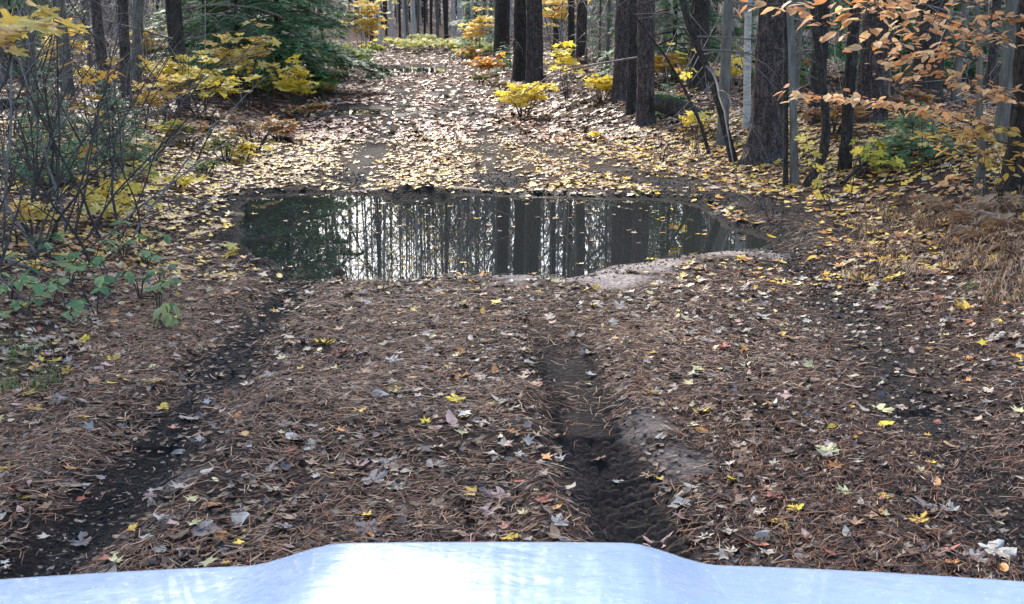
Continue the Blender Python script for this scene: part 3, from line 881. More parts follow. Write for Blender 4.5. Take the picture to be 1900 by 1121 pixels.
# ------------------------------------------------------------------ spruces and hemlocks
BOUGH = []
for k in range(4):
    rg = np.random.default_rng(200 + k); mb = MB()
    main = np.array([[0, t, 0.10 * t - 0.22 * t * t] for t in np.linspace(0, 1, 7)])
    mb.tube(main, np.linspace(.012, .003, 7), 3, (.05, .04, .03))
    segs = []
    for i in range(26):
        t = rg.uniform(.1, .98); b0 = np.array([0, t, 0.10 * t - 0.22 * t * t]); sdn = 1 if i % 2 else -1
        L = (1.05 - t) * rg.uniform(.35, .6) + .06; d = np.array([sdn * .85, .55, rg.normal(-.12, .1)]); d /= np.linalg.norm(d)
        segs.append((b0, d, L))
        for q in range(3):
            tt = rg.uniform(.2, .9); d2 = np.array([d[0] * rg.uniform(.3, 1), d[1] + rg.normal(0, .5), d[2] - .1]); segs.append((b0 + d * L * tt, d2 / np.linalg.norm(d2), L * .4))
    segs.append((main[2], np.array([0, 1, -.1]), .6))
    Vn = []; Cn = []
    for (b0, d, L) in segs:
        nn = int(8 + L * 34)
        t = rg.uniform(0, 1, nn)[:, None]; p = b0 + d * L * t
        s = np.cross(d, [0, 0, 1.0]); s /= np.linalg.norm(s)
        sg = np.where(rg.random((nn, 1)) < .5, -1, 1)
        dd = d * .5 + s * sg * .8 + np.array([0, 0, 1]) * rg.uniform(-.25, .3, (nn, 1))
        ln = rg.uniform(.035, .06, (nn, 1)); wv = d * .009
        Vn.append(np.stack([p - wv, p + wv, p + dd * ln], 1).reshape(-1, 3))
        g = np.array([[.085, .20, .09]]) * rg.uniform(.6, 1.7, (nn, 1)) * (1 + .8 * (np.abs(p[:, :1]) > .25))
        Cn.append(np.repeat(g, 3, axis=0))
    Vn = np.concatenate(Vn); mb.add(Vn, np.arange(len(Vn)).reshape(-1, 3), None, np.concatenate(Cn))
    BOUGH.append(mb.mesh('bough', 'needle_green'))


def conifer(name, label, base, H, spread, nb, zmin=0.05, group=None, wid=0.1):
    e = link(name, None, loc=base); tag(e, label, 'tree', group)
    NT[0] += 1
    link('trunk', trunk_mesh('trunk', wid / 2, H, 'dark_bark', 10, 24, .004, NT[0], bend=.04, top=.1), e)
    rg = random.Random(NT[0] * 3)
    for i in range(nb):
        t = (i + rg.random()) / nb; z = H * (zmin + (1 - zmin) * t ** 1.0)
        L = spread * (1 - t * .92) * rg.uniform(.75, 1.15) + .05
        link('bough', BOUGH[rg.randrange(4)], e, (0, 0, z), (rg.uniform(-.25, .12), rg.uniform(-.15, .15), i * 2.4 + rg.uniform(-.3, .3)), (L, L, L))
    return e


def cb(px, py): return gp(px, py)


conifer('spruce', 'dense dark green spruce overhanging the left verge of the track', cb(520, 160), 8.5, 2.3, 130, .05, wid=.16)
conifer('spruce', 'tall green spruce behind the dense one on the left verge', cb(575, 130), 9.5, 1.6, 110, .04, wid=.16)
conifer('hemlock', 'feathery hemlock between the black trunks and the dense spruce', cb(445, 172), 6.0, 1.8, 90, .06, wid=.1)
conifer('hemlock', 'dark hemlock behind the yellow maple saplings on the left', cb(405, 148), 7.5, 2.0, 80, .08, wid=.12)
conifer('spruce', 'spruce deep behind the wide brown pine on the right', cb(1660, 140), 7, 2.0, 80, .03, wid=.12)
conifer('hemlock', 'hemlock deep behind the edge trunk on the right', cb(1840, 145), 7, 2.0, 80, .03, wid=.12)
conifer('spruce_sapling', 'small spruce in front of the bare thicket on the left bank', cb(215, 300), .9, .55, 40, .08, wid=.03)
conifer('spruce_sapling', 'small drooping spruce low on the left bank behind the bramble', cb(100, 330), 1.0, .6, 40, .08, wid=.03)
conifer('hemlock', 'young hemlock behind the yellow leaves right of the far track end', cb(884, 104), 5.0, 1.2, 60, .05, wid=.08)
conifer('hemlock', 'soft green young hemlock between the brown trunks and the close pines', cb(1112, 112), 3.6, 1.0, 45, .05, wid=.07)
conifer('hemlock', 'hemlock seedling at the foot of the nearest far pine', cb(935, 132), .8, .6, 26, .1, wid=.03)
conifer('spruce', 'dark spruce behind the leaning saplings right of the close pines', cb(1250, 150), 5.5, 1.7, 90, .05, wid=.1)
conifer('spruce', 'dark spruce behind the widest pine', cb(1480, 150), 5.5, 1.5, 70, .05, wid=.1)
conifer('spruce_sapling', 'low bright green fir spreading on the ground right of the yellow seedling', cb(1690, 292), .55, .62, 34, .05, wid=.02)
conifer('spruce_sapling', 'tiny fir beside the mossy stump', cb(1240, 212), .5, .45, 22, .05, wid=.02)
conifer('spruce', 'dark spruce at far left behind the fallen log', cb(30, 140), 5.5, 1.8, 70, .05, wid=.1)

# ------------------------------------------------------------------ leaf meshes for single leaves
PAL = {
    'bright yellow': (0.80, 0.57, 0.035), 'golden yellow': (0.68, 0.40, 0.05), 'pale yellow': (0.66, 0.60, 0.30), 'orange': (0.62, 0.25, 0.06), 'salmon red': (0.45, 0.13, 0.09),
    'pale buff': (0.50, 0.43, 0.34), 'lilac grey': (0.27, 0.23, 0.215), 'tan': (0.33, 0.20, 0.12), 'dull brown': (0.13, 0.075, 0.05), 'greyish white': (0.44, 0.42, 0.38), 'dusty pink': (0.48, 0.30, 0.26),
}
LM = {}


def leafmesh(shape, col, var=0, mat='fallen_leaf'):
    key = (shape, col, var, mat)
    if key not in LM:
        ol = {'maple': MAPLE_HI, 'oval': OVAL, 'beech': BEECH_O}[shape]
        if mat == 'fallen_leaf':
            rj = np.random.default_rng(var * 7 + 3); P_ = np.array(ol); P_ = P_ * (1 + rj.normal(0, .09, (len(P_), 1))) + rj.normal(0, .02, P_.shape)
            if var % 3 == 1: P_[:, 0] *= np.where(P_[:, 0] > 0, .62, 1.05)       # one side torn or folded under
            tp = leaf_template(P_, [.18, .05, -.12, .3, -.25, .1, .4, 0][var], [.28, .12, .36, .05, .3, .5, -.2, .15][var], [.2, .5, -.3, .1, .6, -.1, .3, .8][var], .35, .07, var)
        else: tp = leaf_template(ol, .10 if shape == 'maple' else .22, .06, .45, .35, .03, var)
        c = np.array(PAL[col] if isinstance(col, str) else col)
        r = np.random.default_rng(var + 5)
        cc = c * (1 + .22 * r.standard_normal((len(tp[0]), 1))); cc[0] = c * .85
        LM[key] = mesh_np('leaf', tp[0], tp[1], np.clip(cc, .01, .95), mat)
    return LM[key]


# ------------------------------------------------------------------ saplings with separate leaves along real twigs


def twig_leaves(e, P, nl, shape, cols, size, rng, lateral=.12, mat='live_leaf', stem_r=.004, bark='twig_bark', pitch=-.25, droop=.02, twig=True, extra=0):
    """a branch as a part of e, leaves as its children, laid in flat sprays along it"""
    P = np.array([list(p) for p in P]); L = np.linalg.norm(np.diff(P, axis=0), axis=1); cum = np.concatenate([[0], np.cumsum(L)])
    tt = np.linspace(0, cum[-1], 12); Pf = np.stack([np.interp(tt, cum, P[:, k]) for k in range(3)], 1)
    Pf[1:-1] += rng.normal(0, .008, (10, 3))
    mb = MB(); mb.tube(Pf, np.linspace(stem_r, stem_r * .35, 12), 5)
    spots = []
    for i in range(nl):
        t = (i + rng.random()) / nl; s = (.12 + .88 * t) * cum[-1]
        q = np.array([np.interp(s, cum, P[:, k]) for k in range(3)]); j = min(np.searchsorted(cum, s), len(P) - 1); j = max(j, 1)
        ax = P[j] - P[j - 1]; ax /= np.linalg.norm(ax) + 1e-9
        side = np.array([-ax[1], ax[0], 0]); side /= np.linalg.norm(side) + 1e-9
        sg = 1 if i % 2 else -1
        off = side * sg * rng.uniform(.15, 1) * lateral + ax * rng.uniform(0, .5) * lateral; off[2] -= droop * rng.random()
        spots.append((q, q + off, ax, side * sg))
        if twig: mb.tube([q, q + off * .5 + [0, 0, .006], q + off], [stem_r * .35, stem_r * .3, stem_r * .2], 3)
    br = link('branch', mb.mesh('branch', bark), e)
    for (q, p, ax, sd) in spots:
        dirv = sd * .7 + ax * .6; yaw = math.atan2(dirv[1], dirv[0]) - math.pi / 2 + rng.normal(0, .4)
        c = cols[rng.integers(len(cols))]
        s = size * rng.uniform(.75, 1.2)
        o = link('leaf', leafmesh(shape, c, int(rng.integers(3)), mat), br, tuple(p + np.array([math.cos(yaw + math.pi / 2), math.sin(yaw + math.pi / 2), 0]) * s * .33), (pitch + rng.normal(0, .25), rng.normal(0, .28), yaw), s)
    if extra:       # the small leaves that hide behind the others
        k = rng.integers(0, len(spots), extra); pp = np.array([spots[i][1] for i in k]) + rng.normal(0, 1, (extra, 3)) * [.09, .09, .022]
        V, T, CC = scatter(leaf_template(BEECH_O, .2, .06, .4), pp, rng.uniform(0, 6.28, extra), pitch + rng.normal(0, .3, extra), rng.normal(0, .35, extra), size * rng.uniform(.6, 1, extra), np.array(cols)[rng.integers(0, len(cols), extra)] * rng.uniform(.7, 1.1, (extra, 1)))
        tag(link('small_leaves', mesh_np('small_leaves', V, T, CC, mat), br), kind='stuff')
    return br


BEECH = [(0.86, 0.45, 0.20), (0.90, 0.53, 0.27), (0.74, 0.34, 0.14), (0.90, 0.60, 0.32)]
BEECHY = [(0.80, 0.52, 0.12), (0.84, 0.60, 0.16), (0.74, 0.42, 0.14)]
MAPY = [(0.88, 0.70, 0.12), (0.84, 0.62, 0.12), (0.90, 0.78, 0.26)]
rg = np.random.default_rng(77)
# the orange beech at the right
b = gp(1815, 366); D0 = b.y
e = link('beech_sapling', None, loc=b); tag(e, 'young beech with tiers of coppery orange leaves at upper right', 'tree')
pa = [(0, 0, -.2), (0, 0, 0)] + [((p.x - b.x), 0, p.z - b.z) for p in (up(1822, 300, D0), up(1816, 200, D0), up(1818, 100, D0), up(1812, 0, D0), up(1810, -200, D0))]
link('trunk', trunk_mesh('trunk', .038, pa[-1][2], 'grey_bark', 14, 80, .003, 5, path=pa, flare=.3, bend=0), e)
BR = [
    ([(1812, 110, 0), (1760, 72, -.5), (1690, 40, -.9), (1640, 5, -1.2)], 34, 0),
    ([(1816, 40, 0), (1870, 30, -.4), (1905, 60, -.6)], 18, 0),
    ([(1814, 70, 0), (1850, 60, -.4), (1885, 78, -.8)], 16, 0),
    ([(1812, 60, 0), (1740, 30, .3), (1670, 22, .5)], 24, 0),
    ([(1814, 10, 0), (1770, -5, -.3), (1690, -8, -.6), (1640, 0, -.8)], 20, 0),
    ([(1812, 112, 0), (1750, 96, .2), (1655, 118, .3)], 22, 0),
    ([(1814, 150, 0), (1745, 128, -.2), (1668, 145, -.3)], 15, 0),
    ([(1816, 245, 0), (1770, 215, -.3), (1700, 196, -.5), (1610, 186, -.7), (1540, 178, -.8), (1470, 172, -.9)], 52, 0),
    ([(1816, 190, 0), (1850, 172, -.2), (1900, 192, -.3)], 16, 0),
    ([(1816, 170, 0), (1790, 152, -.3), (1840, 165, -.9), (1890, 180, -1)], 12, 0),
    ([(1818, 262, 0), (1780, 240, -.4), (1725, 254, -.6)], 18, 1),
    ([(1818, 250, 0), (1850, 235, -.4), (1880, 262, -.5)], 14, 1),
    ([(1818, 310, 0), (1790, 270, -.2), (1762, 284, -.3)], 10, 1),
    ([(1819, 318, 0), (1850, 290, -.3), (1876, 325, -.4)], 10, 1),
    ([(1820, 330, 0), (1800, 330, -.2), (1765, 345, -.3)], 7, 0),
]
for (pts, nl, kind) in BR:
    P = [up(a, c, D0 + dd) - b for a, c, dd in pts]
    twig_leaves(e, P, nl, 'beech', BEECHY if kind else BEECH, .088, rg, .19, stem_r=.006, bark='dark_twig', pitch=-.22, extra=int(nl * 1.8))
# branch of another beech reaching in from above
b2 = Vector((3.9, 6.6, float(Hb(3.9, 6.6))))
e = link('beech_sapling', None, loc=b2); tag(e, 'beech branch with larger coppery leaves sweeping in from the top right edge', 'tree')
link('trunk', trunk_mesh('trunk', .03, 3.2, 'grey_bark', 10, 40, .003, 8, bend=.05), e)
for pts, nl in (([(1900, -170, 0), (1760, -20, -.2), (1700, 88, -.3), (1620, 88, -.4), (1560, 50, -.5), (1480, 32, -.5)], 30), ([(1900, -190, 0), (1640, -30, -.1), (1540, 2, -.2), (1450, 14, -.3), (1380, 6, -.4)], 30), ([(1640, -30, -.1), (1600, 40, -.3), (1640, 82, -.3)], 12)):
    P = [up(a, c, 6.6 + dd) - b2 for a, c, dd in pts]; P[0] = Vector((0, 0, 2.6)) if pts[0][0] == 1900 else P[0]
    twig_leaves(e, P, nl, 'beech', BEECH, .092, rg, .12, stem_r=.006, bark='dark_twig', pitch=-.22, extra=int(nl * 1.8))


def maple_sap(name, label, root, stems, size, cols, seed, lateral=.12, bark='dark_twig', shape='maple', group=None, sr=.006, nl_scale=1, cat='sapling'):
    e = link(name, None, loc=root); tag(e, label, cat, group)
    rg = np.random.default_rng(seed)
    for (pts, nl, depth) in stems:
        P = [up(a, c, root.y + dd) - root for a, c, dd in pts]
        twig_leaves(e, P, int(nl * nl_scale), shape, cols, size, rg, lateral, stem_r=sr, bark=bark)
    return e


# big near maple leaves, top left corner
rt = Vector((-2.62, 5.4, float(Hb(-2.62, 5.4))))
e = link('maple_sapling', None, loc=rt); tag(e, 'near maple sapling with big golden leaves in the upper left corner', 'sapling')
rg = np.random.default_rng(4)
pts = [(0, 0, -.1), (.02, 0, .5), (.10, 0, 1.0)] + [tuple(up(a, c, 5.4) - rt) for a, c in ((10, 150), (28, 72))]
mb = MB(); mb.tube(pts, [.014, .012, .010, .008, .006], 7); link('trunk', mb.mesh('trunk', 'dark_twig'), e)
for pp, nl in (([(22, 80, 0), (40, 55, -.1), (70, 45, -.2), (100, 40, -.25)], 9), ([(22, 82, 0), (10, 55, 0), (-20, 40, .1)], 6), ([(16, 110, 0), (0, 92, -.1), (-20, 80, -.15)], 5), ([(24, 80, 0), (50, 30, .1), (80, 10, .15)], 6)):
    twig_leaves(e, [up(a, c, 5.4 + dd) - rt for a, c, dd in pp], nl, 'maple', [(.90, .64, .14), (.90, .68, .20), (.86, .54, .20)], .125, rg, .10, stem_r=.005)

SAPS = [
    # name, label, root px, root py, stems [(pts), leaves, 0], leaf size, colours
    ('maple_sapling', 'thin bare sapling with a few golden leaves near two dark trunks on the left', 150, 400, [([(150, 400, 0), (170, 250, 0), (200, 120, 0), (225, 95, 0)], 7, 0), ([(170, 250, 0), (140, 120, .2), (125, 60, .3)], 6, 0), ([(180, 200, 0), (220, 110, -.2), (265, 112, -.3)], 4, 0)], .12, [(.75, .48, .10), (.70, .42, .10)], .08),
    ('maple_sapling', 'yellow maple sapling low on the left bank, broad pale leaves', 205, 410, [([(205, 410, 0), (210, 370, 0), (235, 345, .1), (268, 350, .1)], 14, 0), ([(207, 395, 0), (185, 360, 0), (150, 350, 0)], 14, 0), ([(208, 395, 0), (205, 378, -.2), (170, 385, -.3)], 10, 0), ([(208, 395, 0), (240, 375, -.2), (262, 385, -.3)], 10, 0), ([(207, 400, 0), (200, 340, .2), (190, 325, .2)], 9, 0)], .10, MAPY, .14),
    ('maple_sapling', 'small green and yellow maple seedling above the yellow sapling, left bank', 240, 330, [([(240, 330, 0), (245, 305, 0), (270, 298, .1)], 9, 0), ([(240, 325, 0), (255, 315, -.1), (285, 320, -.1)], 7, 0)], .11, [(.45, .5, .08), (.62, .55, .1)], .12),
    ('maple_sapling', 'yellow green maple seedling on the ground right of the curved black stem', 1640, 318, [([(1640, 318, 0), (1630, 285, 0), (1612, 280, -.1)], 10, 0), ([(1640, 310, 0), (1638, 292, -.2), (1645, 300, -.3)], 7, 0), ([(1640, 316, 0), (1622, 268, .1), (1610, 262, .2)], 6, 0)], .11, [(.66, .66, .10), (.72, .62, .08)], .12),
    ('maple_sapling', 'tall thin sapling with scattered yellow leaves left of the widest pine', 1332, 268, [([(1332, 268, 0), (1290, 180, 0), (1262, 100, 0), (1240, 75, 0)], 7, 0), ([(1290, 180, 0), (1275, 110, -.1), (1310, 85, -.2)], 5, 0)], .12, MAPY, .1),
    ('birch_sapling', 'leafless thin sapling with few orange leaves beside the black sapling', 1268, 262, [([(1268, 262, 0), (1262, 180, 0), (1258, 120, 0)], 5, 0)], .1, [(.6, .35, .1)], .1),
    ('maple_sapling', 'two leaved yellow seedling standing in the puddle edge on the left', 428, 482, [([(428, 482, 0), (428, 464, 0), (430, 452, 0)], 5, 0)], .075, MAPY, .03),
    ('cherry_sapling', 'wiry stem with drooping yellow leaves under the curved black stem', 1545, 395, [([(1545, 395, 0), (1510, 330, 0), (1490, 240, 0)], 5, 0), ([(1540, 380, 0), (1512, 300, .1), (1515, 250, .1)], 5, 0)], .09, [(.72, .6, .12)], .06),
    ('maple_sapling', 'slender black stem with few yellow leaves in front of the beech', 1708, 330, [([(1708, 330, 0), (1712, 250, 0), (1708, 190, 0)], 4, 0)], .1, MAPY, .06),
    ('maple_sapling', 'thin stem with three pale leaves left of the yellow seedling at right', 1582, 372, [([(1582, 372, 0), (1585, 310, 0), (1625, 225, 0)], 3, 0)], .1, MAPY, .05),
]
for i, (nm, lb, px, py, st, sz, cols, lat) in enumerate(SAPS):
    maple_sap(nm, lb, gp(px, py), st, sz, cols, 300 + i, lat)

# ------------------------------------------------------------------ bushes farther off: stems and one foliage part


def bush(name, label, px, py, w_px, h_px, nl, cols, leaf=.10, seed=0, stems=5, flat=.35, group=None, cat='bush', back=0):
    b = gp(px, py); D = b.y; mw = w_px / F * D; mh = h_px / F * D
    e = link(name, None, loc=b); tag(e, label, cat, group)
    rg = np.random.default_rng(seed); mb = MB(); tips = []
    for i in range(stems):
        x = rg.uniform(-.5, .5) * mw * .8
        top = np.array([x, rg.uniform(-.3, .3) * mw, mh * rg.uniform(.6, 1)])
        P = [np.array([x * .2, 0, -.03]), top * [.6, .6, .5] + rg.normal(0, .02, 3), top]
        mb.tube(P, [.010, .007, .004], 4)
        for q in range(6):
            t = (q % 3 + 1) / 3.0 + rg.normal(0, .03); s = P[1] * (1 - t) + P[2] * t
            d = np.array([rg.normal(0, 1), rg.normal(0, 1), .12]); d /= np.linalg.norm(d)
            L = mw * rg.uniform(.15, .45); mb.tube([s, s + d * L * .5 + [0, 0, .01], s + d * L], [.004, .003, .002], 3)
            tips.append((s, s + d * L))
    link('stem', mb.mesh('stem', 'dark_twig'), e)
    k = rg.integers(0, len(tips), nl); t = rg.random((nl, 1))
    A = np.array([a for a, _ in tips]); B = np.array([b_ for _, b_ in tips])
    p = A[k] * (1 - t) + B[k] * t + rg.normal(0, 1, (nl, 3)) * [leaf * .8, leaf * .8, leaf * .12]
    p[:, 2] = np.maximum(p[:, 2], .03)
    cc = np.array(cols)[rg.integers(0, len(cols), nl)] * rg.uniform(.75, 1.2, (nl, 1))
    V, T, CC = scatter(lo_maple, p, rg.uniform(0, 6.28, nl), rg.normal(-.2, .25, nl), rg.normal(0, .25, nl), rg.uniform(.9, 1.5, nl) * leaf, cc)
    tag(link('foliage', mesh_np('foliage', V, T, CC, 'live_leaf'), e), kind='stuff')
    return e


Y1 = [(.90, .74, .10), (.84, .66, .10), (.92, .80, .22)]
Y2 = [(.88, .72, .20), (.90, .76, .30), (.82, .56, .16)]
G1 = [(.16, .24, .06), (.30, .34, .07), (.10, .18, .06)]
BUSH = [
    ('maple_sapling', 'bright yellow maple sapling in broad flat tiers before the black trunks', 378, 215, 165, 100, 300, Y1, .11, 9, 'sapling'),
    ('maple_sapling', 'high yellow maple tier in front of the dark spruce, upper left', 450, 200, 130, 175, 220, Y2, .12, 7, 'sapling'),
    ('maple_sapling', 'narrow column of yellow leaves at the left verge, below the spruce', 548, 212, 66, 96, 230, Y1, .11, 6, 'sapling'),
    ('maple_sapling', 'yellow and green leaves between flat yellow tiers and the verge column', 492, 200, 80, 70, 90, Y1 + G1, .1, 6, 'sapling'),
    ('maple_sapling', 'tall pale yellow sapling overhanging the far track from the left', 672, 118, 90, 120, 260, Y2, .17, 8, 'sapling'),
    ('shrub', 'green and yellow shrub on the left verge just beyond the spruce', 632, 150, 95, 60, 240, G1 + Y1[:1], .12, 8, 'bush'),
    ('shrub', 'low green shrub at the left edge of the far track', 612, 172, 70, 40, 160, G1, .10, 6, 'bush'),
    ('shrub', 'low brown stemmed shrub at left verge where the track narrows', 470, 280, 110, 60, 130, [(.30, .16, .08), (.16, .09, .05), (.4, .25, .1)], .06, 12, 'bush'),
    ('shrub', 'brown shrub with some green between left bank and spruce', 420, 300, 70, 45, 90, [(.30, .18, .09), (.12, .2, .06), (.35, .3, .08)], .06, 10, 'bush'),
    ('maple_sapling', 'bright yellow bush at the foot of the dark pine pair', 970, 218, 85, 58, 210, Y1, .11, 8, 'bush'),
    ('maple_sapling', 'yellow bush touching the left of the three close pines', 1112, 190, 78, 46, 170, Y1, .10, 7, 'bush'),
    ('maple_sapling', 'thin upright stem with yellow leaves between the two yellow bushes', 1054, 188, 46, 100, 50, Y1, .12, 3, 'sapling'),
    ('shrub', 'orange and yellow shrub on the right verge left of the pine pair', 900, 142, 60, 34, 170, [(.70, .36, .08), (.75, .5, .08), (.5, .2, .06)], .12, 7, 'bush'),
    ('maple_sapling', 'pale yellow sapling leaning in at the right end of the track', 888, 112, 50, 90, 170, Y2, .17, 5, 'sapling'),
    ('shrub', 'yellow leaves deep behind the close pines', 1240, 158, 60, 60, 120, [(.7, .5, .12), (.6, .3, .1)], .12, 5, 'bush'),
    ('shrub', 'small yellow shrub between the white birch and widest pine', 1356, 170, 40, 60, 60, Y1, .11, 4, 'bush'),
    ('shrub', 'yellow shrub behind the pale grey stem by the widest pine', 1486, 150, 50, 50, 70, Y1, .11, 4, 'bush'),
    ('shrub', 'dry brown shrub at the right verge before the pine pair', 925, 180, 70, 30, 100, [(.3, .16, .08), (.14, .13, .05)], .07, 9, 'bush'),
    ('maple_sapling', 'tall yellow crown glowing behind the pine pair', 1035, 112, 80, 130, 200, Y2, .16, 6, 'sapling'),
    ('shrub', 'dim yellow bush in the gap between left trunks', 262, 150, 60, 90, 120, Y2, .14, 5, 'bush'),
]
OR = [(.45, .22, .10), (.30, .15, .08), (.55, .35, .12)]
BUSH += [
    ('maple_sapling', 'yellow sapling between the black trunks and the golden seedling', 300, 232, 70, 80, 90, Y2, .11, 4, 'sapling'), ('shrub', 'brown leaved brush in front of the fallen log', 90, 232, 110, 60, 120, OR, .08, 12, 'bush'),
    ('shrub', 'mixed brown and green brush right of the small spruce', 345, 270, 90, 40, 130, OR + G1, .07, 12, 'bush'), ('maple_sapling', 'airy golden sapling behind the bare thicket at left', 120, 175, 90, 130, 110, Y2, .13, 5, 'sapling'),
    ('shrub', 'peach brown undergrowth behind the curved black stem', 1545, 250, 90, 60, 110, OR, .09, 9, 'bush'), ('shrub', 'peach brown undergrowth between the wide brown pine and beech', 1690, 230, 90, 60, 110, OR, .09, 9, 'bush'),
    ('shrub', 'green and yellow verge shrub nearest the far crest, left side', 690, 104, 46, 26, 120, G1 + Y1, .17, 6, 'bush'), ('shrub', 'mixed green shrub second from the crest on the left verge', 664, 124, 50, 30, 130, G1 + Y1[:1], .15, 6, 'bush'),
    ('shrub', 'leafy green shrub at the narrowing of the track, left side', 642, 142, 56, 34, 150, G1, .13, 7, 'bush'), ('shrub', 'green shrub under the spruce skirt by the track', 598, 186, 60, 32, 130, G1 + OR[:1], .10, 7, 'bush'),
    ('shrub', 'brown and green low shrub below the yellow verge column', 566, 222, 60, 26, 110, OR + G1[:1], .08, 8, 'bush'), ('shrub', 'rusty low shrub at the left verge opposite the yellow bush', 520, 262, 70, 40, 130, OR, .07, 12, 'bush'),
    ('shrub', 'orange yellow shrub at the right verge nearest the crest', 872, 118, 40, 26, 110, Y1 + OR, .15, 5, 'bush'), ('shrub', 'low green and rusty shrub on the right verge below the orange one', 890, 158, 50, 18, 90, OR + G1, .08, 8, 'bush'),
    ('maple_sapling', 'small yellow seedling left of the rusty verge shrub', 452, 300, 46, 34, 34, Y1, .10, 3, 'sapling'), ('maple_sapling', 'yellow green seedling above the small spruce on the left bank', 318, 262, 50, 34, 36, Y1 + G1[1:2], .10, 3, 'sapling'),
    ('maple_sapling', 'golden seedling between small spruce and black trunks', 262, 296, 54, 40, 36, Y2, .09, 3, 'sapling'), ('maple_sapling', 'yellow seedling lowest on the left leaf slope', 330, 352, 50, 26, 26, Y1, .08, 3, 'sapling'),
    ('maple_sapling', 'pale yellow seedling in front of the two drooping spruces', 60, 440, 70, 60, 30, Y2, .08, 3, 'sapling'), ('shrub', 'green seedling patch on the left leaf slope', 380, 322, 50, 24, 46, G1, .06, 7, 'bush'),
    ('maple_sapling', 'small yellow seedling at the leaning saplings feet', 1290, 250, 44, 40, 30, Y1, .09, 3, 'sapling'), ('maple_sapling', 'tiny yellow seedling before the widest pine', 1100, 262, 34, 20, 18, Y1, .07, 3, 'sapling'),
]
for i, (nm, lb, px, py, wp, hp, nl, cols, sz, ns, ct) in enumerate(BUSH):
    bush(nm, lb, px, py, wp, hp, nl, cols, sz, 400 + i, ns, cat=ct)
for i in range(11):
    px = 735 + i * 17; py = 92 + (i % 3) * 4 + (8 if i > 6 else 0)
    bush('shrub', 'low glowing yellow bush in the band closing the track end, ' + LR[i], px, py, 46, 20 + 7 * (i % 2), 90, [(.92, .84, .34), (.86, .80, .40), (.62, .66, .24)], .17, 500 + i, 5, group='yellow bushes across the track end')
rr = random.Random(6); SH = []
for i in range(16):
    px = rr.choice([rr.uniform(20, 420), rr.uniform(1040, 1880)]); py = rr.uniform(112, 175)
    SH.append(bush('shrub', 'dull small shrub among the trunks of the woods', px, py, rr.uniform(30, 70), rr.uniform(20, 50), 60, rr.choice([Y1, [(.3, .18, .1), (.4, .2, .1)], G1]), .11, 540 + i, 5, group='small shrubs scattered among the trunks'))
relabel([(o, 'small dull shrub') for o in SH])

# ------------------------------------------------------------------ bare thicket on the left
TH = [(40, 470, 'bare thin stemmed shrub farthest left in the thicket', 2.2, 10), (75, 430, 'bare shrub of black wiry stems left of the dark tangle', 2.4, 10), (112, 505, 'bare shrub rising out of the green bramble leaves', 1.9, 7), (150, 440, 'dark tangled bare shrub in the middle of the thicket', 2.1, 12),
      (185, 385, 'bare shrub behind the pale yellow sapling', 2.0, 9), (110, 380, 'tall bare shrub crossing the grey trunk at left', 2.6, 9), (215, 330, 'small bare shrub above the yellow sapling', 1.6, 8), (30, 340, 'bare shrub in front of the fallen log', 2.4, 9),
      (300, 300, 'low bare shrub right of the small spruce', 1.0, 8), (55, 400, 'thick stemmed bare shrub in front of the thin grey trunk', 2.8, 9), (245, 215, 'bare shrub with many fine twigs at the foot of the leaning trunk', 2.4, 12), (310, 215, 'bare shrub with fine pale twigs left of the black trunks', 2.2, 12), (20, 250, 'tall bare shrub behind the fallen log end', 3.0, 12), (260, 250, 'bare shrub before the leaning grey trunk', 1.8, 8), (5, 560, 'bare stems at the left border by the bramble', 2.2, 6), (165, 260, 'bare shrub between log and dark reddish trunk', 2.2, 9), (90, 250, 'bare shrub right beside the fallen log', 2.2, 9)]
for i, (px, py, lb, H, ns) in enumerate(TH):
    b = gp(px, py); e = link('bare_shrub', None, loc=b); tag(e, lb, 'shrub')
    rg = np.random.default_rng(600 + i)
    for s in range(int(ns * .75)):
        a = rg.uniform(0, 6.28); ti = rg.uniform(.1, 1.3)
        mb = MB(); build_branch(mb, (rg.normal(0, .16), rg.normal(0, .12), -.03), (math.cos(a) * ti, math.sin(a) * ti, 1), H * rg.uniform(.45, 1), rg.uniform(.005, .015), rg, 2, 5, droop=.35, wig=.42, nsub=6, seg=9)
        link('stem', mb.mesh('stem', 'dark_twig' if (i + s) % 4 else 'twig_bark'), e)
for i, (px, py, lb, H) in enumerate([(1235, 300, 'bare brown twigs below the thin arching sapling', .7), (1290, 290, 'bare twigs at the foot of the arching sapling', .8), (1090, 230, 'fine bare twigs left of the close pines', .7), (1600, 330, 'bare twigs under the orange beech branch', .8), (1760, 330, 'bare twigs left of the beech stem', .8),
                                     (1840, 380, 'bare twigs at the foot of the beech stem', .7), (1440, 420, 'dark twigs right of the puddle end', .45), (1010, 205, 'bare twigs beside the yellow bush', .8), (1545, 250, 'bare twigs behind the dark scaly trunk', 1.2), (1690, 245, 'bare twigs deep behind the low fir', 1.3)]):
    b = gp(px, py); e = link('bare_shrub', None, loc=b); tag(e, lb, 'shrub'); rg = np.random.default_rng(640 + i)
    for s in range(6):
        a = rg.uniform(0, 6.28); ti = rg.uniform(.1, .7)
        mb = MB(); build_branch(mb, (rg.normal(0, .06), rg.normal(0, .06), -.03), (math.cos(a) * ti, math.sin(a) * ti, 1), H * rg.uniform(.5, 1), .005, rg, 1, 4, droop=.1, wig=.25, nsub=4, seg=6)
        link('stem', mb.mesh('stem', 'dark_twig'), e)

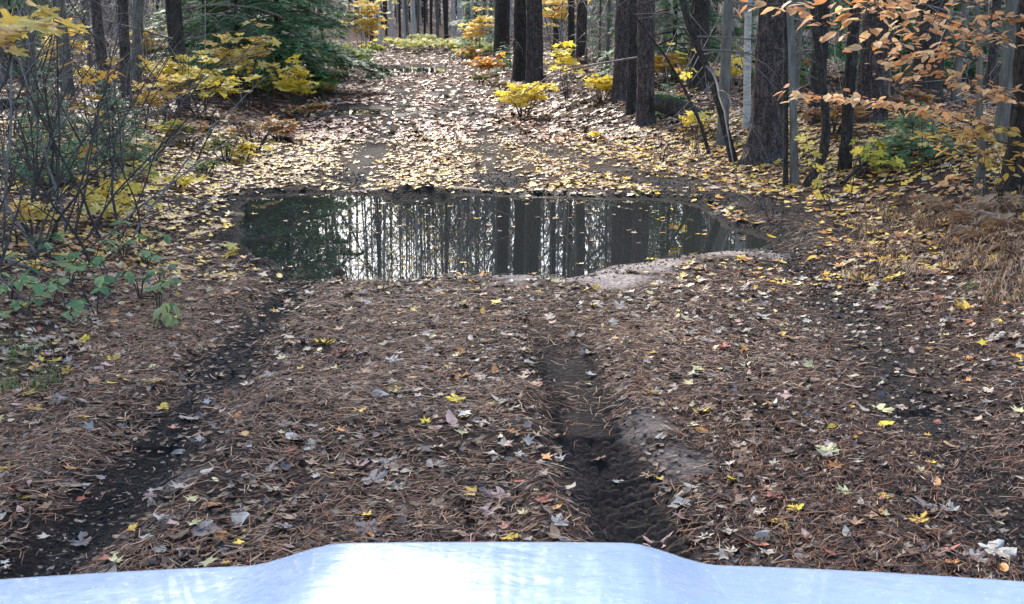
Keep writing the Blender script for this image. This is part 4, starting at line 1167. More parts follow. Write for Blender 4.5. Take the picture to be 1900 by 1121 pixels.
# ------------------------------------------------------------------ bramble plants, left foreground
GR = [(.17, .32, .15), (.13, .27, .13), (.22, .38, .17), (.30, .42, .18)]
BP = [(90, 480, 'highest'), (60, 520, ''), (130, 530, ''), (95, 570, ''), (160, 560, ''), (170, 500, ''), (230, 480, ''), (275, 490, ''), (205, 540, ''), (260, 555, ''), (50, 590, ''), (75, 625, ''), (300, 545, ''), (130, 600, ''), (180, 590, ''), (20, 560, ''), (295, 590, '')]
BPL = ['bramble plant with the highest green leaves under the bare stems', 'green bramble plant left of the dark twigs', 'green bramble plant in the middle of the patch', 'green bramble low in front of the dark tangle', 'green bramble around the dark hollow', 'green bramble just below the pale yellow sapling',
       'green bramble at the upper right of the patch', 'green bramble beside the leaf strewn slope, upper right', 'green bramble between the hollow and the slope', 'green bramble with a yellowed leaf at the right of the patch', 'small green bramble near the left border', 'lowest green bramble, lower left of the patch',
       'green bramble at the far right of the patch with hanging leaves', 'small green bramble under the middle one', 'small green bramble under the hollow', 'green bramble touching the left border', 'small bramble just behind the lone pale green plant']
for i, ((px, py, _), lb) in enumerate(zip(BP, BPL)):
    b = gp(px, py); e = link('bramble_plant', None, loc=b); tag(e, lb, 'plant'); rg = np.random.default_rng(700 + i)
    mb = MB(); lv = []
    for s in range(4):
        a = rg.uniform(0, 6.28); H = rg.uniform(.08, .24); rr_ = rg.uniform(.05, .17)
        tip = np.array([math.cos(a) * rr_, math.sin(a) * rr_, H]); mb.tube([(0, 0, -.02), tip * [.4, .4, .7], tip], [.004, .003, .002], 4)
        for q, da in enumerate((0, 1.7, -1.7)):
            lv.append((tip, a + da * .9 + rg.normal(0, .2)))
    link('stem', mb.mesh('stem', 'dark_twig'), e)
    for (tip, a) in lv:
        s = rg.uniform(.05, .085); o = link('leaf', leafmesh('oval', GR[rg.integers(4)], int(rg.integers(3)), 'live_leaf'), e, (tip[0] + math.cos(a) * s * .45, tip[1] + math.sin(a) * s * .45, tip[2]), (rg.normal(-.3, .25), rg.normal(0, .25), a - math.pi / 2), (s * 1.5, s, s))
b = gp(312, 612); e = link('seedling', None, loc=b); tag(e, 'lone pale green seedling with drooping leaves at the needle edge', 'plant'); rg = np.random.default_rng(5)
mb = MB(); mb.tube([(0, 0, -.02), (.005, 0, .08), (0, 0, .13)], [.004, .003, .003], 5); link('stem', mb.mesh('stem', 'dark_twig'), e)
for k in range(9):
    a = k * .7 + rg.normal(0, .15); s = .085
    link('leaf', leafmesh('oval', (.38, .44, .20), k % 3, 'live_leaf'), e, (math.cos(a) * .05, math.sin(a) * .05, .11 - .03 * (k % 3)), (-.9 + rg.normal(0, .15), 0, a - math.pi / 2), (s * 1.4, s, s))

# ------------------------------------------------------------------ dry fern and grass
def blades(pos, rg, H, n_, cols, wid=.004, bend=.6):
    V = []; T = []; Cc = []; c = 0
    for p in pos:
        for k in range(n_):
            a = rg.uniform(0, 6.28); h = H * rg.uniform(.5, 1.1); d = np.array([math.cos(a), math.sin(a), 0]); s = np.array([-d[1], d[0], 0]) * wid
            bb = bend * rg.uniform(.4, 1.4); q0 = p + rg.normal(0, .03, 3) * [1, 1, 0]; q1 = q0 + d * h * bb * .35 + [0, 0, h * .7]; q2 = q0 + d * h * bb + [0, 0, h * (.95 - .5 * bb)]
            V += [q0 - s, q0 + s, q1 - s * .8, q1 + s * .8, q2]; T += [[c, c + 1, c + 3], [c, c + 3, c + 2], [c + 2, c + 3, c + 4]]; c += 5
            Cc += [np.array(cols[rg.integers(len(cols))]) * rg.uniform(.6, 1.2)] * 5
    return np.array(V), np.array(T), np.array(Cc)


rg = np.random.default_rng(33)
pos = []
while len(pos) < 240:
    px, py = rg.uniform(1560, 1990), rg.uniform(350, 570)
    if py < 350 + (1900 - px) * .12 or rg.random() > .25 + .75 * (px - 1560) / 400: continue
    if py > 520 and px < 1820: continue
    g = gp(px, py); pos.append(np.array(g))
V, T, CC = blades(pos, rg, .13, 9, [(.34, .22, .14), (.26, .16, .10), (.42, .30, .19), (.18, .11, .07)], .0042, 1.1)
o = link('dry_grass', mesh_np('dry_grass', V, T, CC, 'dry_straw')); tag(o, 'curled dry grass covering the right bank', 'grass', kind='stuff')
pos = [np.array(gp(rg.uniform(-30, 100), rg.uniform(640, 730))) for _ in range(26)] + [np.array(gp(rg.uniform(1790, 1850), rg.uniform(520, 560))) for _ in range(5)]
V, T, CC = blades(pos, rg, .07, 9, [(.10, .20, .04), (.16, .25, .06)], .002, .9)
o = link('green_grass', mesh_np('green_grass', V, T, CC, 'dry_straw')); tag(o, 'short green grass tufts at the left edge', 'grass', kind='stuff')

# fern fronds: curled, brown
def frond(rg, L):
    mb = MB(); n_ = 14; P = []
    for i in range(n_ + 1):
        t = i / n_; P.append([0, L * (t - .25 * t ** 3), L * (.75 * t - .85 * t * t)])
    P = np.array(P); mb.tube(P, np.linspace(.003, .001, n_ + 1), 3, (.25, .15, .09))
    V = []; T = []; c = 0
    for i in range(2, n_ + 1):
        for sg in (-1, 1):
            ll = L * .30 * math.sin(math.pi * (.12 + .88 * i / n_) ** .8) + .01
            q = P[i]; tipp = q + [sg * ll * .8, ll * .35, rg.uniform(-.5, .25) * ll]; ww = np.array([0, .011, .004])
            mid = (q + tipp) / 2 + [0, 0, .012]
            V += [q - ww, q + ww, mid - ww, mid + ww, tipp]; T += [[c, c + 1, c + 3], [c, c + 3, c + 2], [c + 2, c + 3, c + 4]]; c += 5
    mb.add(np.array(V), np.array(T), None, np.array([[.36, .23, .14]]) * rg.uniform(.6, 1.3, (len(V), 1)))
    return mb.mesh('frond', 'dry_straw')


rg = np.random.default_rng(35); FR = [frond(rg, .34) for _ in range(5)]
for px, py, lb in ((1885, 392, 'dry brown fern under the trunk at the right edge'), (1840, 400, 'dry fern at the foot of the beech stem'), (1870, 430, 'curled dry fern right of two smaller ones on the bank'), (1800, 420, 'dry fern left of the beech foot fern'), (1895, 470, 'dry fern lowest on the right bank'),
                   (1755, 395, 'small dry fern leftmost on the right bank'), (1830, 450, 'dry fern in the middle of the fern patch'), (1910, 350, 'dry fern beside the dark edge trunk')):
    b = gp(px, py); e = link('dry_fern', None, loc=b); tag(e, lb, 'fern')
    for k in range(8): link('frond', FR[k % 5], e, (0, 0, 0), (rg.uniform(-.2, .35), rg.uniform(-.3, .3), k * .8 + rg.uniform(-.2, .2)), rg.uniform(.6, 1.1))

# ------------------------------------------------------------------ logs, stump, sticks
b = gp(1270, 225); e = link('mossy_log', None, loc=b, rot=(0, 0, R(-35))); tag(e, 'short mossy rotten log right of the three close pines', 'log')
mb = MB(); rg = np.random.default_rng(8); P = np.array([[-.45, 0, .22], [-.25, 0, .2], [0, .02, .13], [.3, 0, .06], [.5, 0, -.02]]); mb.tube(P, [.10, .14, .13, .11, .06], 12)
Vv = np.concatenate(mb.V); Vv += rg.normal(0, .008, Vv.shape); mb.V = [Vv]; link('wood', mb.mesh('wood', 'dark_bark'), e)
mb = MB(); mb.tube(P[:4] + [0, 0, .03], [.085, .12, .11, .07], 12); Vv = np.concatenate(mb.V); Vv += rg.normal(0, .012, Vv.shape); mb.V = [Vv]; link('moss', mb.mesh('moss', 'moss'), e)
p0, p1 = gp(-60, 212), gp(125, 196)
for (A_, B_, r_, lb, nm, mt) in ((p0 + Vector((0, 0, .10)), p1 + Vector((0, 0, .12)), .10, 'dark fallen log lying behind the bare shrubs at far left', 'fallen_log', 'dark_bark'),
                             (gp(1562, 345) + Vector((0, 0, .02)), gp(1640, 290) + Vector((0, 0, .12)), .022, 'dark fallen limb pointing to the yellow seedling', 'fallen_limb', 'dark_bark'),
                             (gp(1310, 330) + Vector((0, 0, .02)), gp(1395, 385) + Vector((0, 0, .02)), .010, 'thin fallen stick below the leaning sapling', 'fallen_stick', 'dark_twig'),
                             (gp(1705, 470) + Vector((0, 0, .02)), gp(1775, 438) + Vector((0, 0, .04)), .012, 'dark stick lying up the right bank', 'fallen_stick', 'dark_bark'),
                             (gp(1470, 498) + Vector((0, 0, .01)), gp(1548, 507) + Vector((0, 0, .01)), .008, 'dark stick lying right of the puddle end', 'fallen_stick', 'dark_bark'),
                             (gp(1600, 568) + Vector((0, 0, .01)), gp(1700, 572) + Vector((0, 0, .01)), .007, 'long dark stick across the right needles', 'fallen_stick', 'dark_bark'),
                             (gp(1440, 646) + Vector((0, 0, .01)), gp(1512, 662) + Vector((0, 0, .01)), .005, 'thin dark curved stick before the long dark one', 'fallen_stick', 'dark_bark'),
                             (gp(1050, 622) + Vector((0, 0, .01)), gp(1140, 630) + Vector((0, 0, .01)), .005, 'thin stick above the treaded rut', 'fallen_stick', 'dark_bark'),
                             (gp(1670, 950) + Vector((0, 0, .01)), gp(1790, 952) + Vector((0, 0, .01)), .006, 'straight dark stick at lower right near the hood', 'fallen_stick', 'dark_bark'),
                             (gp(262, 900) + Vector((0, 0, .01)), gp(330, 880) + Vector((0, 0, .02)), .005, 'dark twig in the left rut', 'fallen_stick', 'dark_bark'),
                             (gp(130, 612) + Vector((0, 0, .02)), gp(222, 565) + Vector((0, 0, .14)), .004, 'pale arched cane in front of the green bramble', 'fallen_stick', 'twig_bark'),
                             (gp(160, 510) + Vector((0, 0, .02)), gp(262, 448) + Vector((0, 0, .08)), .008, 'dark branch lying from the bramble up the slope', 'fallen_stick', 'dark_bark'),
                             (gp(700, 868) + Vector((0, 0, .01)), gp(780, 878) + Vector((0, 0, .01)), .004, 'thin curved twig on the mound between ruts', 'fallen_stick', 'twig_bark'),
                             (gp(985, 690) + Vector((0, 0, .01)), gp(1040, 702) + Vector((0, 0, .01)), .004, 'small twig at the head of the treaded rut', 'fallen_stick', 'dark_bark')):
    mb = MB(); A_ = np.array(A_); B_ = np.array(B_); rg = np.random.default_rng(int(abs(A_[0]) * 97) + 1)
    t = np.linspace(0, 1, 9)[:, None]; P = A_ + (B_ - A_) * t; L = np.linalg.norm(B_ - A_); P[1:-1] += rg.normal(0, .012 * L ** .5, (7, 3)) * [1, 1, .3]
    if r_ > .05: P = A_ + (B_ - A_) * t + rg.normal(0, .01, (9, 3))
    if nm == 'fallen_stick':
        P[:, 2] = HF(P[:, 0], P[:, 1]) + r_ * .8 + (P[:, 2] - P[:, 2]) + np.linspace(0, max(0, B_[2] - float(Hb(B_[0], B_[1])) - .02), 9)
    mb.tube(P - A_, np.linspace(r_, r_ * .55, 9), 10 if r_ > .05 else 6)
    o = link(nm, mb.mesh(nm, mt), None, tuple(A_)); tag(o, lb, 'log' if 'log' in nm else 'branch')

# ------------------------------------------------------------------ single fallen leaves
PLACED = [  # px, py, colour, shape, size m, label
    (600, 648, 'bright yellow', 'maple', .105, 'golden yellow maple leaf alone between the left rut and the puddle'), (845, 760, 'bright yellow', 'maple', .085, 'bright yellow leaf standing tilted in the middle of the track'), (285, 716, 'golden yellow', 'maple', .085, 'orange yellow maple leaf left of the left rut'),
    (305, 750, 'bright yellow', 'oval', .10, 'smooth oval yellow leaf by the left rut'), (210, 670, 'bright yellow', 'maple', .06, 'small crumpled yellow leaf below the green bramble'), (65, 762, 'golden yellow', 'maple', .085, 'golden leaf near the left border'), (55, 734, 'bright yellow', 'maple', .06, 'small yellow leaf at the left border above a golden one'),
    (125, 692, 'golden yellow', 'maple', .06, 'crumpled golden leaf by the green grass tuft'), (150, 636, 'bright yellow', 'maple', .10, 'long yellow leaf just below the lowest bramble'), (545, 823, 'greyish white', 'oval', .125, 'long pale green white leaf right of the left rut'), (510, 828, 'tan', 'oval', .09, 'tan leaf tucked under a long pale one'),
    (680, 990, 'lilac grey', 'maple', .115, 'grey maple leaf just beyond the hood bulge'), (1370, 897, 'bright yellow', 'maple', .09, 'upright bright yellow leaf right of the treaded rut'), (1440, 975, 'bright yellow', 'oval', .11, 'bright yellow long leaf nearest the right of the hood'), (1476, 950, 'bright yellow', 'maple', .07, 'crinkled yellow leaf above the long yellow one'),
    (1432, 913, 'pale yellow', 'oval', .05, 'small pale yellow leaf above a red one'), (1640, 785, 'bright yellow', 'oval', .09, 'lone lemon yellow leaf on the right needles'), (1432, 932, 'salmon red', 'maple', .065, 'salmon red leaf between yellow ones at right'), (1408, 1021, 'salmon red', 'oval', .10, 'red leaf nearest the right of the hood'),
    (1845, 1010, 'greyish white', 'maple', .13, 'large pale maple leaf at lower right corner'), (1815, 1030, 'greyish white', 'maple', .07, 'smaller pale leaf left of the large pale maple leaf'), (940, 1006, 'bright yellow', 'maple', .075, 'yellow leaf peeking above the hood centre'), (870, 998, 'tan', 'maple', .08, 'crumpled tan leaf left of the yellow one at hood centre'),
    (1108, 541, 'golden yellow', 'maple', .085, 'upright golden leaf on the pale sand by the puddle'), (860, 573, 'golden yellow', 'maple', .075, 'small golden leaf below the puddle middle'), (972, 600, 'dusty pink', 'maple', .09, 'pink leaf lying below the sand tongue'), (1300, 768, 'bright yellow', 'maple', .075, 'crumpled yellow leaf beyond the pale sand mound'),
    (842, 721, 'orange', 'oval', .10, 'orange leaf just above the tilted yellow leaf'), (832, 690, 'golden yellow', 'oval', .05, 'small golden leaf above the orange leaf'), (450, 956, 'salmon red', 'oval', .07, 'red round leaf over a pale leaf left of the hood bulge'), (446, 966, 'greyish white', 'oval', .10, 'pale leaf beneath a red round leaf'),
    (405, 946, 'orange', 'oval', .11, 'rusty orange leaf left of the red round one'), (375, 998, 'lilac grey', 'oval', .12, 'blue grey leaf at left above the hood'), (408, 1006, 'orange', 'oval', .07, 'bright orange leaf touching a blue grey leaf'), (1790, 572, 'golden yellow', 'maple', .10, 'golden leaf at the foot of the right bank'),
    (1850, 600, 'bright yellow', 'oval', .08, 'yellow leaf on the slope of the right bank'), (740, 846, 'salmon red', 'maple', .06, 'small salmon leaf left of the track middle'), (630, 804, 'golden yellow', 'oval', .045, 'tiny golden leaf left of the track middle'), (695, 690, 'salmon red', 'oval', .08, 'dull red leaf on the needle mound'),
    (38, 926, 'salmon red', 'maple', .08, 'pink red leaf near the lower left border'), (145, 912, 'salmon red', 'oval', .08, 'pink leaf between left rut and border'), (925, 930, 'dusty pink', 'maple', .09, 'pinkish brown leaf beyond the hood middle'), (720, 968, 'orange', 'oval', .07, 'tan orange leaf beside the grey maple leaf'),
    (1165, 767, 'pale buff', 'oval', .055, 'round buff leaf right of the treaded rut'), (1215, 739, 'greyish white', 'maple', .08, 'pale crumpled leaf above the sand mound'), (730, 675, 'greyish white', 'maple', .10, 'white leaf right of a dull pink one, mid track'), (675, 663, 'greyish white', 'maple', .09, 'white curled leaf mid left of the track'),
    (700, 754, 'greyish white', 'oval', .09, 'white leaf lying left of the tilted yellow leaf'), (755, 740, 'lilac grey', 'maple', .11, 'lilac grey leaf above a white one, mid track'), (1150, 570, 'greyish white', 'maple', .10, 'white leaf right of the sand tongue'), (785, 560, 'greyish white', 'maple', .09, 'white leaf just below the puddle middle'),
    (745, 521, 'bright yellow', 'maple', .08, 'yellow leaf on the near puddle rim, left of the brown ones'), (795, 534, 'bright yellow', 'maple', .10, 'yellow leaf on the mud rim below the puddle'), (685, 524, 'bright yellow', 'maple', .08, 'yellow leaf at the water line left of centre'), (860, 508, 'golden yellow', 'maple', .10, 'golden leaf at the water line beside orange ones'),
    (895, 508, 'orange', 'maple', .10, 'orange leaf at the water line by the sand tongue'), (885, 530, 'golden yellow', 'maple', .09, 'golden leaf below the orange one at the sand tongue'), (1210, 484, 'bright yellow', 'maple', .08, 'yellow leaf on the sand spit in the puddle'), (1170, 508, 'golden yellow', 'maple', .09, 'upright yellow leaf between the sand spits'),
    (800, 590, 'pale yellow', 'oval', .06, 'pale leaf mid way between puddle and hood'), (1455, 605, 'pale yellow', 'oval', .09, 'pale green yellow leaf on the right needles'), (1385, 560, 'bright yellow', 'maple', .06, 'yellow leaf on dark needles right of the sand'), (1605, 518, 'golden yellow', 'maple', .10, 'golden leaf near the long dark stick'),
    (1440, 262, 'orange', 'oval', .1, 'orange leaf leaning at the widest pine'), (1040, 350, 'golden yellow', 'maple', .15, 'large golden leaf clump beyond the puddle'), (1140, 352, 'orange', 'maple', .12, 'orange leaf on the far puddle rim'), (1755, 1013, 'salmon red', 'oval', .07, 'small red leaf left of the large pale maple leaf'),
    (1560, 965, 'dusty pink', 'oval', .08, 'pinkish leaf at lower right by a dark stick'), (110, 745, 'lilac grey', 'maple', .11, 'purple grey leaf left of the left rut'), (222, 808, 'dull brown', 'oval', .07, 'black brown upright leaf in the needles at left'), (355, 770, 'lilac grey', 'maple', .10, 'wet grey leaf in the left rut'),
]
NLEAF = 0
rg = np.random.default_rng(91)


def put_leaf(x, y, colour, shape, size, label, tilt=.15, group='fallen leaves on the needles near the car'):
    z = float(HF(np.array([x]), np.array([y]))[0])
    if y > 7.3: z = max(z, WATER_Z + .001)
    o = link('fallen_leaf', leafmesh(shape, colour, int(rg.integers(8))), None, (x, y, z + rg.uniform(.002, .011)), (rg.normal(0, tilt), rg.normal(0, tilt), rg.uniform(0, 6.28)), size * (.88 if shape == 'maple' else 1.25))
    if shape == 'oval': o.scale = (size * 1.25, size * .95, size)
    tag(o, label, 'leaf', group)
    return o


used = []
for (px, py, colour, shape, size, lb) in PLACED:
    g = gp(px, py); used.append((g.x, g.y))
    put_leaf(g.x, g.y, colour, shape, size, lb, .42 if 'upright' in lb or 'tilted' in lb else .2)
names = list(PAL); wts = np.array([.02, .04, .06, .04, .04, .17, .18, .18, .14, .08, .07]); wts /= wts.sum()
cand = []
rutL = lambda y: float(np.interp(y, [p[1] for p in RUT_L[::-1]], [p[0] for p in RUT_L[::-1]]))
rutR = lambda y: float(np.interp(y, [p[1] for p in RUT_R[::-1]], [p[0] for p in RUT_R[::-1]]))
while len(cand) < 225:
    y = 3.55 + 3.9 * rg.random() ** 1.15; x = rg.uniform(-.47, .47) * y
    if min(math.hypot(x - a, y - c) for a, c in used) < .075: continue
    dr = min(abs(x - rutR(y)), abs(x - rutL(y)))
    if dr < .12 and rg.random() < .6: continue
    used.append((x, y)); colour = names[rg.choice(11, p=wts)]; shape = 'maple' if rg.random() < .6 else 'oval'
    la = ('on the far left needles' if x < rutL(y) - .9 else 'left of the left rut' if x < rutL(y) - .2 else 'in the left rut' if x < rutL(y) + .2 else
          'right of the left rut' if x < (rutL(y) + rutR(y)) / 2 else 'left of the treaded rut' if x < rutR(y) - .15 else 'in the treaded rut' if x < rutR(y) + .15 else 'right of the treaded rut' if x < rutR(y) + .8 else 'on the far right needles')
    lo = 'by the hood' if y < 4.6 else 'mid track' if y < 6.0 else 'by the puddle'
    cand.append((x, y, colour, shape, rg.uniform(.05, .10) if shape == 'maple' else rg.uniform(.04, .08), la, lo))
from collections import defaultdict
grp = defaultdict(list)
for c_ in cand: grp[(c_[2], c_[3], c_[5], c_[6])].append(c_)
ordn = ['nearest', 'second', 'third', 'fourth', 'fifth', 'sixth', 'seventh', 'eighth', 'ninth']
for (colour, shape, la, lo), L_ in grp.items():
    L_.sort(key=lambda q: q[1])
    sh = 'maple leaf' if shape == 'maple' else 'oval leaf'
    for i, q in enumerate(L_):
        lb = '%s %s %s, %s' % (colour, sh, la, lo)
        if len(L_) > 1: lb += ', ' + (ordn[i] + ' the hood' if i == 0 else ordn[min(i, 8)] + ' nearest the hood')
        put_leaf(q[0], q[1], colour, shape, q[4], lb)

# ------------------------------------------------------------------ the leaf carpet nobody could count
def litter(name, label, N, ysamp, xsamp, cols, wts, smin, smax, tpls, thin, seed, tilt=.22, lift=.008, cols2=None):
    rg = np.random.default_rng(seed)
    y = ysamp(rg, N); x = xsamp(rg, y, N)
    keep = thin(x, y, rg); x = x[keep]; y = y[keep]; N = len(x)
    z = HF(x, y); e_ = .15
    sx = np.clip((Hb(x + e_, y) - Hb(x - e_, y)) / (2 * e_), -.5, .5); sy = np.clip((Hb(x, y + e_) - Hb(x, y - e_)) / (2 * e_), -.5, .5)
    z = np.maximum(z, WATER_Z + .001)
    cols = np.array(cols); w_ = np.array(wts, float); w_ /= w_.sum()
    Vs = []; Ts = []; Cs = []; off = 0
    pick = rg.integers(0, len(tpls), N)
    for k, tp in enumerate(tpls):
        m_ = pick == k; n_ = int(m_.sum())
        if n_ == 0: continue
        c = cols[rg.choice(len(cols), n_, p=w_)] * rg.uniform(.7, 1.25, (n_, 1))
        if cols2 is not None:
            off_ = edge_d(x[m_], y[m_]) + rg.normal(0, .25, n_) > .15
            c = np.where(off_[:, None], np.array(cols2)[rg.integers(0, len(cols2), n_)] * rg.uniform(.6, 1.3, (n_, 1)), c)
        s = rg.uniform(smin, smax, n_)
        inw = (z[m_] <= WATER_Z + .002); s = np.where(inw, s * .62, s)
        tl = np.where(inw, .02, tilt)
        V, T, CC = scatter(tp, np.stack([x[m_], y[m_], z[m_] + np.where(inw, .002, lift + rg.random(n_) * lift)], 1), rg.uniform(0, 6.28, n_), rg.normal(0, 1, n_) * tl, rg.normal(0, 1, n_) * tl, s, c, (sx[m_], sy[m_]))
        Vs.append(V); Ts.append(T + off); Cs.append(CC); off += len(V)
    o = link(name, mesh_np(name, np.concatenate(Vs), np.concatenate(Ts), np.concatenate(Cs), 'fallen_leaf'))
    tag(o, label, 'leaves', kind='stuff'); return N


PC = [PAL[k] for k in names]
CHIP = [leaf_template([(0, 1), (.42, .55), (.3, -.1), (-.35, .1)], .2, .3, .3, 0, .12, 8), leaf_template([(0, .9), (.25, .3), (.1, -.2), (-.45, .3)], -.2, .4, -.2, 0, .12, 9)]
T_LO = [leaf_template(MAPLE_LO, .1, .2, .2, 0, .06, 1), leaf_template(MAPLE_LO, -.1, .3, -.3, 0, .06, 2), leaf_template(OVAL, .25, .2, .3, 0, .05, 3), leaf_template(OVAL, -.2, .3, 0, 0, .05, 4)]
FX = lambda rg, y, N: rg.uniform(-1, 1, N) * (.47 * y + 1.2)


def th_near(x, y, rg):
    mud, sand, psd, dh = masks(x, y)
    d = edge_d(x, y)
    p = .26 + .7 * sstep(.0, .6, d) - .22 * mud - 1.0 * sand + .35 * sstep(6.2, 7.4, y)
    p = np.where(psd > 0, .0, p); p = np.where(line_d(x, y, RUT_R)[0] < .16, p * .12, p)
    return rg.random(len(x)) < p


litter('leaf_litter', 'broken brown bits of old leaves among the needles near the car', 34000, lambda rg, N: 2.3 + 6.2 * rg.random(N) ** .9, FX, [(.05, .032, .024), (.09, .055, .038), (.15, .10, .07), (.03, .022, .02), (.20, .15, .13), (.12, .11, .12)], [.28, .24, .16, .18, .07, .07], .012, .040, CHIP,
       lambda x, y, rg: (lambda M_: rg.random(len(x)) < np.where(M_[2] > -.02, 0, .9 - .45 * M_[0] - 1.1 * M_[1] - .7 * (line_d(x, y, RUT_R)[0] < .15)))(masks(x, y)), 70, .3, .004)
litter('leaf_litter', 'scattered small fallen leaves over the brown needles near the car', 9500, lambda rg, N: 2.4 + 5.5 * rg.random(N) ** .8, FX, PC, [.03, .06, .10, .05, .03, .22, .12, .24, .12, .1, .06], .025, .062, T_LO, th_near, 71)


def th_mid(x, y, rg):
    mud, sand, psd, dh = masks(x, y)
    e = edge_d(x, y)
    nse = fbm(x, y, 2, .8)
    p = .50 + .25 * sstep(-.6, .3, e) + .35 * nse - (.45 + .35 * (x > 1.3)) * mud - .9 * sand - .3 * mud * (y > 11.6) + .22 * (y > 11)
    p = np.where((psd < -.02) & (psd > -.25) & (y > 9.5), np.maximum(p, .5), p)
    p = np.where(psd > -.02, .02 + .05 * (nse > .15), p)
    return rg.random(len(x)) < p


yc = [.72, .56, .18]
YC = [(.74, .46, .04), (.62, .46, .12), (.58, .25, .05), (.36, .25, .15), (.34, .14, .06), (.14, .07, .04), (.50, .40, .27), (.28, .17, .14)]
litter('leaf_litter', 'dense yellow and tan leaves around the puddle and along both verges', 42000, lambda rg, N: 7.4 + 9.5 * rg.random(N) ** .9, FX, YC, [.26, .22, .12, .14, .12, .12, .14, .06], .036, .088, T_LO, th_mid, 72, .14)
FC = [(.58, .33, .24), (.62, .45, .38), (.42, .17, .09), (.58, .28, .10), (.60, .45, .20), (.20, .11, .075), (.52, .40, .38)]
litter('leaf_litter', 'dense pinkish tan leaves covering the far track and forest floor', 42000, lambda rg, N: 16 + 54 * rg.random(N) ** 1.5, FX, FC, [.22, .2, .16, .1, .1, .1, .14], .075, .15,
       [leaf_template(MAPLE_LO, .1, .2, .2, 0, .08, 1), leaf_template(OVAL, .25, .2, .3, 0, .05, 3)], lambda x, y, rg: (lambda M_: rg.random(len(x)) < np.where(M_[2] > 0, .05, 1 - .65 * M_[0]))(masks(x, y)), 73, .16, cols2=[(.30, .15, .08), (.22, .10, .055), (.14, .08, .05), (.42, .25, .12), (.10, .06, .045), (.34, .20, .13), (.45, .33, .25)])

# ------------------------------------------------------------------ pine needles
rg = np.random.default_rng(17)
N = 200000
y = 2.3 + 7.6 * rg.random(N) ** 1.15; x = rg.uniform(-1, 1, N) * (.47 * y + .8)
mud, sand, psd, dh = masks(x, y)
clump = fbm(x, y, 3, 1.6); k_ = rg.random(N) < np.where(psd > -.04, 0, np.clip(.75 + 1.0 * clump - .68 * mud - 1.6 * sand, .015, 1) * (1 - .55 * sstep(7.3, 9, y)))
tb = line_d(x, y, RUT_R); k_ &= ~((tb[0] < .15) & (tb[1] > .5) & (rg.random(N) < .6))
x = x[k_]; y = y[k_]; N = len(x)
clump = clump[k_]
a = rg.normal(0, .9, N) + 1.6 * vn(x * .9, y * .9) ; L = .02 + .10 * rg.random(N) ** 1.5; cv = rg.normal(0, .25, N)
dx, dy = np.cos(a), np.sin(a)
lift = rg.random(N) ** 1.6 * .024 + .003
pts = []
for t, bend_ in ((-.5, -.25), (0, .15), (.5, -.25)):
    X_ = x + dx * L * t - dy * cv * L * bend_; Y_ = y + dy * L * t + dx * cv * L * bend_
    pts.append(np.stack([X_, Y_, HF(X_, Y_) + lift + rg.normal(0, .004, N)], 1))
wv = np.stack([-dy, dx, np.zeros(N)], 1) * .0014; wz = np.array([0, 0, .0012])
V = np.stack([pts[0] - wv, pts[0] + wv + wz, pts[1] - wv * 1.2, pts[1] + wv * 1.2 + wz, pts[2]], 1).reshape(-1, 3)
b_ = (np.arange(N) * 5)[:, None]
T = np.concatenate([b_ + [0, 1, 3], b_ + [0, 3, 2], b_ + [2, 3, 4]])
cl_ = np.array([(.18, .075, .038), (.28, .14, .075), (.09, .045, .030), (.40, .27, .18), (.035, .023, .02)])[rg.choice(5, N, p=[.26, .16, .26, .10, .22])] * rg.uniform(.7, 1.25, (N, 1))
o = link('pine_needles', mesh_np('pine_needles', V, T, np.repeat(cl_, 5, axis=0), 'needle_litter')); tag(o, 'reddish brown pine needles matted over the track', 'needles', kind='stuff')

# mud crumbs in ruts and along the rim
rg = np.random.default_rng(19); N = 60000
y = 3.4 + 9.6 * rg.random(N) ** 1.1; x = rg.uniform(-1, 1, N) * (.45 * y + .3)
mud, sand, psd, dh = masks(x, y); tb = line_d(x, y, RUT_R); k_ = (rg.random(N) < mud * 1.1) & (psd < 0.02) & ~((tb[0] < .15) & (tb[1] > .5)); x, y = x[k_], y[k_]; N = len(x)
oc = (np.array([[1, 0, 0], [-.5, .85, 0], [-.5, -.85, 0], [0, 0, .9]]), np.array([[0, 1, 3], [1, 2, 3], [2, 0, 3]]))
V, T, CC = scatter(oc, np.stack([x, y, HF(x, y) - .001], 1), rg.uniform(0, 6.28, N), rg.normal(0, .3, N), rg.normal(0, .3, N), rg.uniform(.003, .010, N) * (1 + y * .06), np.array([[.014, .0125, .012]]) * rg.uniform(.5, 1.8, (N, 1)))
o = link('mud_crumbs', mesh_np('mud_crumbs', V, T, CC, 'needle_litter', False)); tag(o, 'dark wet crumbs of mud in the ruts and on the puddle rim', 'mud', kind='stuff')

# ------------------------------------------------------------------ the white vehicle the picture is taken from
car = link('parked_car', None, loc=(0, 0, 0)); tag(car, 'white car hood with raised centre bulge along the bottom edge', 'car')
FY = 1.46; HZ = 1.030; CX = -.03


def hood_z(x, y):
    x = np.asarray(x, float); y = np.asarray(y, float)
    u = x - CX
    s = np.where(u > 0, 1.0, 1.0)
    bul = .030 * (1 - sstep(.18, .31, np.abs(u) * np.where(u > 0, 1.0, .93)))
    z = HZ - .03 - .022 * (u / .8) ** 2 - .004 * sstep(.25, .8, np.abs(u)) + bul + .035 * (FY - y) - .02 * np.maximum(0, (y - 1.1) / .36) ** 2
    return z


